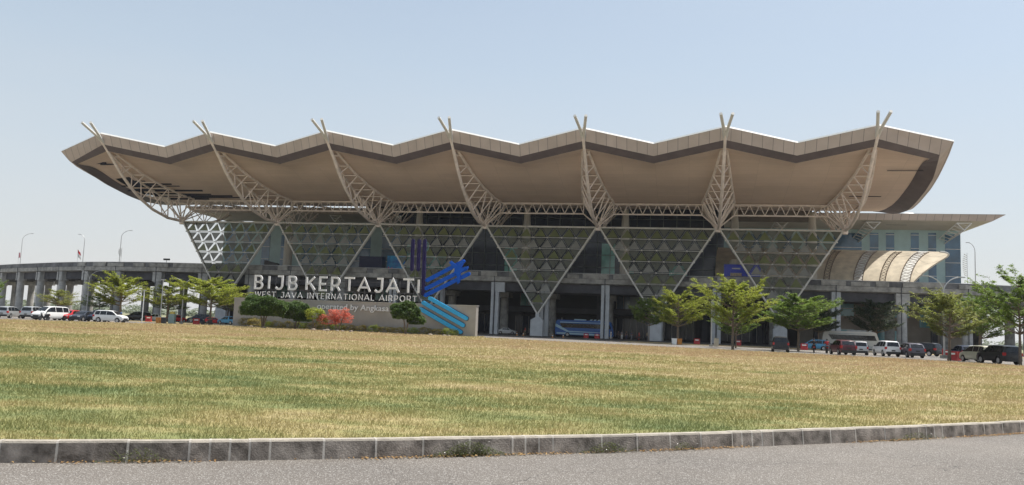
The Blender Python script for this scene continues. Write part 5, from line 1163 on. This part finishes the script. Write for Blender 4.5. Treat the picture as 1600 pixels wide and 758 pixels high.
place_car('hatch', 45.8, 94.6, 86, 'grey', 'dark grey hatchback right of the white SUV', GRT, s=1.1)
place_car('suv', 56.0, 112.0, 120, 'black', 'black SUV in the shade behind the dark grey hatchback', GRT)
place_car('mpv', 60.2, 108.0, 110, 'silver', 'silver people carrier half hidden behind the olive vase tree', GRT)
place_car('hatch', 50.4, 91.8, 80, 'navy', 'dark navy hatchback behind the blue notice board', GRT, s=1.08)
place_car('suv', 67.6, 118.0, 170, 'black', 'black SUV parked far back before the sunlit gap at right', GRT)
place_car('suv', 46.7, 79.0, 90, 'black', 'large black SUV behind the tree trunk at the right edge', GRT)
place_car('mpv', 47.2, 83.2, 92, 'cream', 'pale cream people carrier mostly hidden behind the large black SUV', GRT)
place_car('mpv', 46.8, 127.0, 168, 'blue', 'light blue people carrier in front of the shaded coach', GRT, s=0.95)

def make_coach(label, loc, rz, L_=12.2, main=PAINT['blue'], low=PAINT['white'], plain=False):
    root = thing('coach', label, 'bus', loc, rz); h = L_/2; H = 3.7; w_ = 1.25
    b = MB(); prof = [(-h,0.45),(-h-0.08,1.6),(-h+0.1,3.2),(-h+0.45,H-0.05),(h-1.3,H),(h-0.55,H-0.2),(h-0.05,1.7),(h,0.9),(h-0.1,0.42)]
    b.prism(prof, -w_, w_); b.build('body', main, root, bevel=0.08)
    for s in (-1, 1):
        y0, y1 = sorted((s*(w_+0.002), s*(w_+0.02)))
        b = MB(); b.prism([(-h+1.5,2.0),(h-0.5,2.0),(h-0.85,2.95),(-h+0.9,2.95)], y0, y1); b.build('window', CARGLASS, root)
        if plain: b = MB(); b.prism([(h-0.9,0.9),(h-3.2,1.0),(h-4.6,0.85),(h-4.6,0.7),(h-0.9,0.7)], y0, y1); b.build('swoosh', low, root)
        else: b = MB(); b.prism([(-h+0.0,2.75),(-h+0.25,2.75),(-h+2.9,1.35),(h-2.0,1.2),(h-1.9,1.12),(-h+2.6,1.05),(-h+0.0,2.2)], y0, y1); b.build('swoosh', low, root)
        b = MB(); b.prism([(-h+0.3,0.95),(h-4.5,0.88),(h-1.2,0.5),(h-2,0.48),(-h+0.3,0.62)], y0, y1); b.build('swoosh', low, root)
        b = MB(); b.prism([(-h+1.0,3.05),(h-1.3,3.2),(h-1.3,3.27),(-h+1.0,3.25)], y0, y1); b.build('stripe', low, root)
        for x in (-h+2.7, h-2.4):
            t_ = MB(); t_.lathe([(0.3,-0.15),(0.48,-0.15),(0.5,0.15),(0.3,0.15)], 20, (x, s*(w_-0.08), 0.5), 'Y'); wo = t_.build('wheel', RUBBER, root, smooth=True)
            t_ = MB(); t_.lathe([(0.02,s*0.1),(0.28,s*0.14),(0.3,s*0.16)], 14, (x, s*(w_-0.08), 0.5), 'Y'); t_.build('rim', RIM, wo)
    b = MB(); b.add([(h-0.03,-1.1,1.72),(h-0.03,1.1,1.72),(h-0.5,1.05,3.35),(h-0.5,-1.05,3.35)], [(0,1,2,3)]); b.v = [(x+0.03,y,z) for x, y, z in b.v]; b.build('windscreen', CARGLASS, root)
    b = MB(); b.box(-h+4, -h+6.5, -0.8, 0.8, H-0.04, H+0.22); b.build('air_conditioner', low, root, bevel=0.05)
    for k in range(5):
        b = MB(); b.prism([(h-5.2+k*0.85,H),(h-4.8+k*0.85,H),(h-4.55+k*0.85,H+0.24),(h-4.95+k*0.85,H+0.24)], -w_+0.1, -w_+0.9); b.build('roof_light', low, root)
    return root
make_coach('blue touring coach with white swooshes standing side on under the deck', (16.6,180.5,0.006), R(-12), 12.6, paint('coach_blue',(0.03,0.13,0.42)), paint('coach_pale',(0.42,0.62,0.72)))
c2 = make_coach('white coach with dark lettering in the shade behind the silver and white cars', (58.2,141.0,0.006), R(-20), 9.0, paint('coach_shaded_white',(0.5,0.5,0.48)), paint('coach_grey',(0.3,0.33,0.35)), plain=True); c2.scale = (1,1,0.88)  # white body greyed, its shade is put into the paint
o = text_mesh('DAMRI', 1.0, 'lettering', PLASTIC, c2, ext=0.01, bold=0.02); fit_text(o, -0.2, 2.0, 1.3, 0.45); o.location.y = -1.275

def make_scooter(label, cat='motorcycle'):
    root = thing('motorcycle', label, cat); 
    b = MB(); b.prism([(-0.75,0.62),(-0.5,0.45),(-0.1,0.32),(0.25,0.3),(0.42,0.55),(0.55,0.95),(0.45,1.0),(0.3,0.6),(0.05,0.42),(-0.15,0.68),(-0.75,0.8)], -0.12, 0.12); b.build('body', PAINT['black'], root, bevel=0.03)
    b = MB(); b.prism([(-0.78,0.78),(-0.1,0.72),(-0.05,0.8),(-0.75,0.88)], -0.13, 0.13); b.build('seat', RUBBER, root, bevel=0.02)
    for x in (-0.6, 0.62): b = MB(); b.lathe([(0.18,-0.05),(0.26,-0.055),(0.29,0),(0.26,0.055),(0.18,0.05)], 18, (x,0,0.29), 'Y'); b.build('wheel', RUBBER, root, smooth=True)
    b = MB(); b.tube([(0.62,0,0.3),(0.45,0,1.0)], 0.035); b.tube([(0.42,-0.32,1.05),(0.47,0,1.02),(0.42,0.32,1.05)], 0.02); b.build('handlebar', PLASTIC, root)
    b = MB(); b.box(-0.84,-0.76,-0.1,0.1,0.64,0.76); b.build('tail_light', REDLIGHT, root); b = MB(); b.box(0.5,0.58,-0.09,0.09,0.8,0.94); b.build('headlight', HEADL, root, bevel=0.02)
    b = MB(); b.tube([(0.42,-0.28,1.05),(0.4,-0.34,1.22)], 0.01); b.tube([(0.42,0.28,1.05),(0.4,0.34,1.22)], 0.01); b.box(0.38,0.41,-0.42,-0.28,1.2,1.29); b.box(0.38,0.41,0.28,0.42,1.2,1.29); b.build('mirror', PLASTIC, root)
    return root
mo = make_scooter('black motorcycle standing in front of the white van nose at left'); mo.location = (-61.4,109.8,0.006); mo.rotation_euler = (0,0,R(250))
dup(mo, (36.1,98.0,0.006), R(72), 'black motorcycle ridden away right of the lone black SUV')
dup(mo, (38.0,99.0,0.006), R(75), 'motorcycle carrying the rider in red and white beside the maroon hatchback')
dup(mo, (-45.0,124.0,0.006), R(200), 'black motorcycle parked under the broad tree left of the sign')
dup(mo, (26.2,164.5,0.006), R(10), 'motorcycle beside the person in red in the shade of the deck')

# ------------------------------------------------------------ people
def skin_mesh(name, verts, edges, radii, m, parent=None, sub=1, root_i=0):
    me = bpy.data.meshes.new(name); me.from_pydata(verts, edges, []); o = bpy.data.objects.new(name, me); col.objects.link(o)
    sm = o.modifiers.new('skin', 'SKIN'); sv = me.skin_vertices[0].data
    for i, r_ in enumerate(radii): sv[i].radius = (r_, r_) if not isinstance(r_, tuple) else r_; sv[i].use_root = (i == root_i)
    ss = o.modifiers.new('sub', 'SUBSURF'); ss.levels = sub; ss.render_levels = sub
    dg = bpy.context.evaluated_depsgraph_get(); nm = bpy.data.meshes.new_from_object(o.evaluated_get(dg)); bpy.data.objects.remove(o)
    nm.name = name; nm.materials.clear(); nm.materials.append(m); nm.polygons.foreach_set('use_smooth', [True]*len(nm.polygons))
    r = bpy.data.objects.new(name, nm); col.objects.link(r); r.parent = parent; return r
def make_person(label, pose='stand', shirt=WHITE, trousers=PLASTIC):
    root = thing('person', label, 'person')
    if pose == 'walk':   hipL, kneeL, ankL, toeL = (0,0.09,0.92), (0.14,0.1,0.5), (0.02,0.1,0.09), (0.2,0.1,0.04); hipR, kneeR, ankR, toeR = (0,-0.09,0.92), (0.02,-0.1,0.5), (-0.32,-0.1,0.13), (-0.16,-0.1,0.03); base = 0.93; eL, wL = (-0.08,0.25,1.16), (0.02,0.27,0.93); eR, wR = (0.06,-0.25,1.16), (0.2,-0.24,0.98)
    elif pose == 'ride': hipL, kneeL, ankL, toeL = (0,0.1,0.86), (0.36,0.2,0.72), (0.28,0.2,0.38), (0.44,0.2,0.34); hipR, kneeR, ankR, toeR = (0,-0.1,0.86), (0.36,-0.2,0.72), (0.28,-0.2,0.38), (0.44,-0.2,0.34); base = 0.88; eL, wL = (0.25,0.27,1.12), (0.5,0.28,1.08); eR, wR = (0.25,-0.27,1.12), (0.5,-0.28,1.08)
    else:                hipL, kneeL, ankL, toeL = (0,0.09,0.92), (0.02,0.11,0.5), (-0.02,0.12,0.09), (0.16,0.14,0.04); hipR, kneeR, ankR, toeR = (0,-0.09,0.92), (0.03,-0.1,0.5), (0,-0.12,0.09), (0.17,-0.14,0.04); base = 0.94; eL, wL = (-0.02,0.25,1.15), (0.08,0.24,0.92); eR, wR = (-0.02,-0.25,1.15), (0.03,-0.26,0.9)
    dz = base-0.94; T = lambda p: (p[0], p[1], p[2]+dz)
    V = [(0,0,base), T((0,0,1.15)), T((0.01,0,1.35)), T((0,0,1.45)), T((0.01,0,1.53)), T((0.02,0,1.62)), T((0.02,0,1.70))]; Rr = [(0.15,0.11),(0.14,0.10),(0.17,0.11),(0.10,0.08),0.055,(0.085,0.095),(0.07,0.08)]; E_ = [(0,1),(1,2),(2,3),(3,4),(4,5),(5,6)]
    def chain(start, pts, rr_): 
        p = start
        for q, r_ in zip(pts, rr_): V.append(q); Rr.append(r_); E_.append((p, len(V)-1)); p = len(V)-1
        return p
    chain(0, [hipL, kneeL, ankL, toeL], [0.095, 0.06, 0.045, 0.04]); chain(0, [hipR, kneeR, ankR, toeR], [0.095, 0.06, 0.045, 0.04])
    for s, e_, w_ in ((1, eL, wL), (-1, eR, wR)):
        sh = T((0,0.17*s,1.40)); e2 = T(e_) if pose != 'ride' else e_; w2 = T(w_) if pose != 'ride' else w_
        d = (Vector(w2)-Vector(e2)).normalized(); k = chain(2, [sh, e2, w2, tuple(Vector(w2)+d*0.07)], [0.06, 0.042, 0.03, 0.034])
        side_ = Vector((1,0,0)) if abs(d.x) < 0.8 else Vector((0,1,0)); 
        for q, (o_, l_) in enumerate(((-0.027,0.065),(-0.009,0.078),(0.009,0.073),(0.027,0.06))):
            p = Vector(w2)+d*0.09+side_*o_; chain(k, [tuple(p+d*l_*0.5), tuple(p+d*l_+Vector((0,-s*0.012,0)))], [0.0095, 0.008])
        p = Vector(w2)+d*0.03+side_*0.035; chain(k, [tuple(p+d*0.02), tuple(p+d*0.055+side_*0.012)], [0.011, 0.009])
    skin_mesh('body', V, E_, Rr, SKIN, root)
    # face: nose, eyes, ears
    hz = base+0.68
    hb = MB(); hb.lathe([(0.02,0.125),(0.075,0.1),(0.1,0.05),(0.104,-0.01),(0.085,-0.05),(0.06,-0.055)], 14, (-0.0,0,hz+0.04)); hb.v = [(x-0.012+(0.0 if z > hz+0.03 else -0.018), y*0.9, z) for x, y, z in hb.v]; hb.build('hair', HAIR, root, smooth=True)
    V2 = [(0,0,base+0.04), T((0,0,1.15)), T((0.01,0,1.35)), T((0,0,1.46))]; R2 = [(0.172,0.13),(0.16,0.12),(0.19,0.13),(0.09,0.085)]; E2 = [(0,1),(1,2),(2,3)]
    for s, e_ in ((1, eL), (-1, eR)):
        e2 = T(e_) if pose != 'ride' else e_; V2 += [T((0,0.18*s,1.40)), tuple((Vector(T((0,0.18*s,1.40)))*0.25+Vector(e2)*0.75))]; R2 += [0.078, 0.064]; E2 += [(2, len(V2)-2), (len(V2)-2, len(V2)-1)]
    skin_mesh('shirt', V2, E2, R2, shirt, root)
    up_ = lambda a, b_, f: tuple(Vector(a)*(1-f)+Vector(b_)*f)
    V3 = [(0,0,base+0.03), hipL, kneeL, up_(kneeL, ankL, 0.9), hipR, kneeR, up_(kneeR, ankR, 0.9)]; skin_mesh('trousers', V3, [(0,1),(1,2),(2,3),(0,4),(4,5),(5,6)], [(0.162,0.125), 0.112, 0.078, 0.066, 0.112, 0.078, 0.066], trousers, root)
    b = MB()
    for a, t_ in ((ankL, toeL), (ankR, toeR)): b.tube([(a[0]-0.05, a[1], max(0.045, a[2]-0.05)), (t_[0]+0.03, t_[1], max(0.04, t_[2]))], 0.05, 8, r2=0.04)
    b.build('shoes', PLASTIC, root, smooth=True)
    return root
CL = {k: mat('cloth_'+k, c, 0.85, 0, 0.12, 8) for k, c in dict(white=(0.7,0.7,0.68), black=(0.02,0.02,0.025), red=(0.5,0.03,0.04), navy=(0.03,0.04,0.1), grey=(0.2,0.2,0.22), khaki=(0.3,0.25,0.16), blue=(0.08,0.2,0.4), pink=(0.6,0.25,0.28)).items()}
PP = {'stand': make_person('', 'stand'), 'walk': make_person('', 'walk'), 'ride': make_person('', 'ride')}
pu = set()
GP = 'people near the terminal entrance'
def put_person(pose, x, y, deg, sh, tr, label, z=0.006, s=1.0, group=GP):
    src = PP[pose]
    if pose not in pu:
        pu.add(pose); o = src; o.location = (x,y,z); o.rotation_euler = (0,0,R(deg)); o['label'] = label; o.scale = (s,s,s)
        if group: o['group'] = group
        for c in kids(o):
            k = c.name.split('.')[0]
            if k in ('shirt','trousers'): c.material_slots[0].link = 'OBJECT'; c.material_slots[0].material = CL[sh if k == 'shirt' else tr]
        return o
    return dup(src, (x,y,z), R(deg), label, group, s, {'shirt': [CL[sh]], 'trousers': [CL[tr]]})
put_person('stand', 20.4, 165, 200, 'white', 'white', 'person all in white standing right of the twin column by the coach')
put_person('walk', 21.4, 161, 250, 'black', 'black', 'person in black walking right of the one all in white')
put_person('stand', 22.2, 162.4, 100, 'grey', 'white', 'person in grey shirt and pale trousers in the middle of the waiting group')
put_person('stand', 22.9, 161, 300, 'black', 'navy', 'person in black shirt and navy trousers in the waiting group')
put_person('walk', 24.2, 163, 20, 'navy', 'grey', 'person in navy shirt walking toward the red clad person')
put_person('stand', 25.9, 164.5, 150, 'red', 'red', 'person in red clothes beside the shaded motorcycle')
put_person('stand', 27.8, 166, 250, 'khaki', 'black', 'person in khaki shirt near the right screen footing')
put_person('stand', 4.7, 178, 270, 'grey', 'black', 'person in grey shirt left of the middle screen tip')
put_person('walk', 3.6, 178.5, 200, 'red', 'khaki', 'person in red shirt walking behind the middle screen tip')
put_person('stand', 8.6, 177, 180, 'black', 'black', 'person in black right of the middle screen tip')
put_person('ride', 37.95, 98.8, 75, 'red', 'grey', 'rider in red shirt sitting on the motorcycle beside the maroon hatchback', z=0.03, group=None)
put_person('ride', 36.05, 97.85, 72, 'black', 'black', 'rider in black sitting on the motorcycle right of the lone black SUV', z=0.03, group=None)
put_person('stand', -58.9, 126, 240, 'blue', 'black', 'person in blue shirt behind the parked cars at left')

# ------------------------------------------------------------ street furniture
def street_lamp(name, loc, rz, H, arms, label, group=None, ban=False, base=True, arm=1.7):
    root = thing(name, label, 'street lamp', loc, rz, group)
    b = MB(); b.tube([(0,0,0),(0,0,H*0.45),(0,0,H*0.8)], [0.10,0.085,0.07], 8); b.build('pole', GALV, root, smooth=True)
    for s in arms:
        b = MB(); pts = [(s*arm*(1-math.cos(f)), 0, H*0.8+H*0.2*math.sin(f)) for f in np.linspace(0, PI/2, 8)]; b.tube(pts, 0.055, 8); b.build('arm', GALV, root, smooth=True)
        b = MB(); b.box(s*arm-0.35, s*arm+0.35, -0.13, 0.13, H-0.06, H+0.05); b.build('lamp_head', GALV, root, bevel=0.03)
    if base: b = MB(); b.box(-0.3,0.3,-0.3,0.3,0,0.35); b.build('base', CONC, root)
    return root
GLP = 'curved street lamps on the elevated road'
def ondeck(t, n, z=12.6): q = W(t, n, z); return (q.x, q.y, q.z)
l1 = street_lamp('street_lamp', ondeck(-66.5,-26,12.5), 0, 9.6, [1], 'curved lamp on the elevated road at the far left edge', GLP, base=False, arm=2.6)
l2 = street_lamp('street_lamp', ondeck(-33.9,-10.5), 0, 7.8, [-1], 'curved lamp beside the red and white flag', GLP, base=False, arm=1.4)
l3 = street_lamp('street_lamp', ondeck(-20.3,-6.3), 0, 8.6, [1], 'curved lamp on the elevated road right of the flag', GLP, base=False, arm=2.2)
l4 = street_lamp('street_lamp', ondeck(168.5,-5.4), 0, 8.9, [-1], 'curved lamp with feathery banner at right behind the terminal', GLP, base=False, arm=1.4)
street_lamp('street_lamp', (44.62,84.9,0.2), 0, 8.4, [-1,1], 'double armed curved street lamp beside the olive vase tree', None, arm=1.9)
street_lamp('street_lamp', (-53.6,136.0,0.01), 0.3, 7.4, [-1,1], 'double armed lamp among the trees left of the viaduct kiosk', None, arm=1.6)
street_lamp('street_lamp', (-84.0,165,0.01), 0.1, 9.5, [-1,1], 'double armed lamp rising in front of the viaduct at left', None, arm=2.2)
# bamboo banner strips hanging by the right lamp, flag by the left one
def spiral_banner(loc, label, colr, H=4.2):
    root = thing('banner', label, 'banner', loc, 0); rs = random.Random(3); b = MB()
    for k in range(11):
        z = H*k/11; w_ = 0.9*(0.5+0.5*math.sin(PI*(k+1)/12)); b.add([(0,0,z),(-w_,0.1,z+0.35),(-w_*0.8,0.15,z+0.15+0.1*rs.random()),(0.1,0.05,z-0.12)], [(0,1,2,3)]); b.add([(0,0.04,z),(-w_,0.14,z+0.35),(-w_*0.8,0.19,z+0.15),(0.1,0.09,z-0.12)], [(3,2,1,0)])
    b.build('cloth', colr, root); b = MB(); b.tube([(0.05,0.05,-2.2),(0.05,0.05,H+0.1)], 0.04); b.build('pole', GALV, root); return root
q = ondeck(167.0,-5.2, 15.0); spiral_banner((q[0],q[1],q[2]), 'white feathery vertical banner left of the right hand lamp', WHITE, 4.4)
q = ondeck(-19.9,-6.2, 14.8); spiral_banner((q[0],q[1],q[2]), 'thin pale vertical banner tied beside the lamp right of the flag', WHITE, 2.0)
fl = thing('flag', 'red and white flag hanging above the viaduct parapet', 'flag', ondeck(-35.6,-10.8,13.4), 0)
b = MB(); b.tube([(0,0,0),(-0.25,0,3.3)], 0.035); b.build('pole', GALV, fl)
def cloth(z0, z1, m_, nm):
    b = MB(); vs = []
    for i in range(7):
        for j in range(2): z = (z0, z1)[j]; x = -0.25*z/3.3+0.05+(0.95*i/6)*(0.75 if j else 1)*0.9; vs.append((x, 0.12*math.sin(i*1.5), z-0.75*(i/6)))
    b.add(vs, [(i*2, i*2+2, i*2+3, i*2+1) for i in range(6)]); b.build(nm, m_, fl)
cloth(2.3, 3.2, CL['red'], 'red_half'); cloth(1.3, 2.29, CL['white'], 'white_half')
fl2 = thing('flag', 'small red banner tied to the far left lamp on the elevated road', 'flag', ondeck(-67.2,-26,13.6), 0)
b = MB(); b.tube([(0,0,0),(0,0,3.2)], 0.04); b.build('pole', GALV, fl2); b = MB(); b.prism([(0.03,1.6),(0.5,1.7),(0.35,3.0),(0.03,3.1)], -0.02, 0.02); b.build('cloth', CL['pink'], fl2)

pp = thing('lamp_post', 'lone silver post with small camera in front of the twin viaduct column', 'post', (25.35,103.6,0.2), 0)
b = MB(); b.tube([(0,0,0),(0,0,6.1)], 0.075, 8, r2=0.055); b.build('pole', GALV, pp); b = MB(); b.box(-0.22,0.22,-0.22,0.22,0,0.28); b.build('base', CONC, pp); b = MB(); b.lathe([(0.02,-0.14),(0.13,-0.1),(0.14,0.05),(0.02,0.12)], 12, (0.2,0,5.75)); b.tube([(0,0,5.85),(0.2,0,5.85)], 0.02); b.build('camera', WHITE, pp)
cb = thing('utility_cabinet', 'small cream cabinet beside the lone silver post', 'cabinet', (26.15,104.3,0.2), 0)
b = MB(); b.box(-0.26,0.26,-0.2,0.2,0,1.05); b.build('body', mat('cream_box', (0.5,0.45,0.36), 0.7), cb, bevel=0.02); b = MB(); b.box(-0.28,0.28,-0.22,0.22,1.052,1.1); b.build('lid', CONC, cb)
def bin_(loc, m_, label):
    r_ = thing('litter_bin', label, 'bin', loc, 0); b = MB(); b.prism([(-0.3,0),(0.3,0),(0.36,0.8),(-0.36,0.8)], -0.3, 0.3); b.build('body', m_, r_, bevel=0.03); b = MB(); b.box(-0.38,0.38,-0.33,0.33,0.802,0.9); b.build('lid', m_, r_, bevel=0.02)
    for x in (-0.28, 0.28): b = MB(); b.lathe([(0.02,-0.03),(0.09,-0.03),(0.09,0.03),(0.02,0.03)], 10, (x,0.33,0.09), 'X'); b.build('wheel', RUBBER, r_)
bin_((25.4,123.2,0.03), ORANGE, 'orange litter bin at the foot of the rounded yellow green tree'); bin_((24.6,123.0,0.03), WHITE, 'white litter bin left of the orange one'); bin_((-54.6,129.5,0.006), ORANGE, 'orange litter bin by the thin pole at left'); bin_((-53.7,129.3,0.006), PLASTIC, 'black litter bin right of the orange one at left')
def barrier(loc, rz, label, w_=1.0):
    r_ = thing('road_barrier', label, 'barrier', loc, rz, 'red plastic road barriers'); b = MB(); b.prism([(-0.28,0),(0.28,0),(0.22,0.25),(0.1,0.45),(0.1,0.95),(-0.1,0.95),(-0.1,0.45),(-0.22,0.25)], -w_/2, w_/2, 'YZ'); b.build('body', REDP, r_, bevel=0.02)
    b = MB(); b.box(-w_*0.3, w_*0.3, -0.115, -0.102, 0.62, 0.8); b.build('reflector', WHITE, r_)
for x, y, rz, lb in ((15.9,169.5,-12,'red road barrier in front of the blue coach rear wheel arch'),(18.1,169.3,-12,'red road barrier against the twin column by the coach'),(31.6,139,-15,'red road barrier in the shade left of the silver post'),(40.2,145,-15,'red road barrier in the shade behind the tall yellow green tree'),
                     (46.2,86.2,-60,'red road barrier beside the double armed lamp, left of the pair'),(47.0,87.2,-60,'red road barrier right of the pair beside the double armed lamp'),(43.5,122,-10,'red road barrier left of the light blue people carrier'),
                     (56.5,107,-30,'red road barrier behind the dark grey hatchback'),(-62.0,143,5,'red road barrier left of the green kiosk'),(-50.2,133.5,10,'red road barrier under the broad tree at left')): barrier((x,y,0.006), R(rz), lb)
kb = thing('ticket_kiosk', 'pale green ticket machine under the trees at left', 'kiosk', (-54.4,134.2,0.006), 0)
b = MB(); b.box(-0.5,0.5,-0.35,0.35,0,1.5); b.build('body', mat('kiosk_green', (0.3,0.38,0.34), 0.6), kb, bevel=0.03); b = MB(); b.prism([(-0.35,1.5),(0.35,1.5),(0.3,1.9),(-0.3,1.9)], -0.2, 0.2); b.build('head', mat('kiosk_yellow', (0.6,0.45,0.1), 0.6), kb)
for x, y, lb, h_ in ((-57.4,130,'thin white pole left of the orange bin at left',5.0),(-55.2,131.5,'thin grey pole with small head left of the green kiosk',6.8)):
    r_ = thing('pole', lb, 'pole', (x,y,0.006), 0); b = MB(); b.tube([(0,0,0),(0,0,h_)], 0.07, 8); b.build('shaft', WHITE if h_ < 6 else GALV, r_); b = MB(); b.box(-0.3,0.3,-0.1,0.1,h_,h_+0.12); b.build('head', GALV, r_)
nbd = thing('notice_board', 'blue notice board on white legs in front of the dark navy hatchback', 'sign', (47.3,84.2,0.03), R(-28))
b = MB(); b.box(-0.45,0.45,-0.03,0.03,0.45,1.25); b.build('board', mat('board_blue', (0.05,0.10,0.25), 0.4), nbd); b = MB(); b.box(-0.35,0.35,-0.04,-0.032,1.0,1.15); b.box(-0.35,0.2,-0.04,-0.032,0.8,0.86); b.box(-0.35,0.3,-0.04,-0.032,0.65,0.71); b.build('lettering', WHITE, nbd)
for x in (-0.48, 0.48): b = MB(); b.tube([(x,-0.25,0),(x,0,1.3),(x,0.25,0)], 0.025); b.build('leg', WHITE, nbd)
def cone(loc, label):
    r_ = thing('traffic_cone', label, 'cone', loc, 0, 'traffic cones by the coach'); b = MB(); b.box(-0.2,0.2,-0.2,0.2,0,0.04); b.lathe([(0.15,0.04),(0.03,0.72)], 12); b.build('body', ORANGE, r_); b = MB(); b.lathe([(0.112,0.3),(0.08,0.46)], 12); b.v = [(x*1.04,y*1.04,z) for x,y,z in b.v]; b.build('reflector', WHITE, r_)
for x, y, lb in ((8.0,150,'traffic cone at the lower left of the blue coach'),(10.6,160,'traffic cone below the coach rear window'),(3.0,165,'traffic cone left of the middle screen tip'),(1.7,164,'traffic cone furthest left under the middle screen')): cone((x,y,0.006), lb)

# ------------------------------------------------------------ air
b = MB(); b.box(-4020, 4020, -4020, 4020, -1.1, 46)
me = bpy.data.meshes.new('haze'); me.from_pydata(b.v, [], b.f); hzo = bpy.data.objects.new('haze', me); col.objects.link(hzo)
hm = bpy.data.materials.new('haze_air'); hm.use_nodes = True; N = hm.node_tree.nodes; N.remove(N['Principled BSDF'])
pv = N.new('ShaderNodeVolumePrincipled'); pv.inputs['Color'].default_value = (0.92, 0.94, 0.97, 1); pv.inputs['Density'].default_value = 0.00010; pv.inputs['Anisotropy'].default_value = 0.2
hm.node_tree.links.new(pv.outputs[0], N['Material Output'].inputs['Volume']); me.materials.append(hm); hzo['kind'] = 'stuff'; hzo['label'] = 'thin pale haze over the airport'
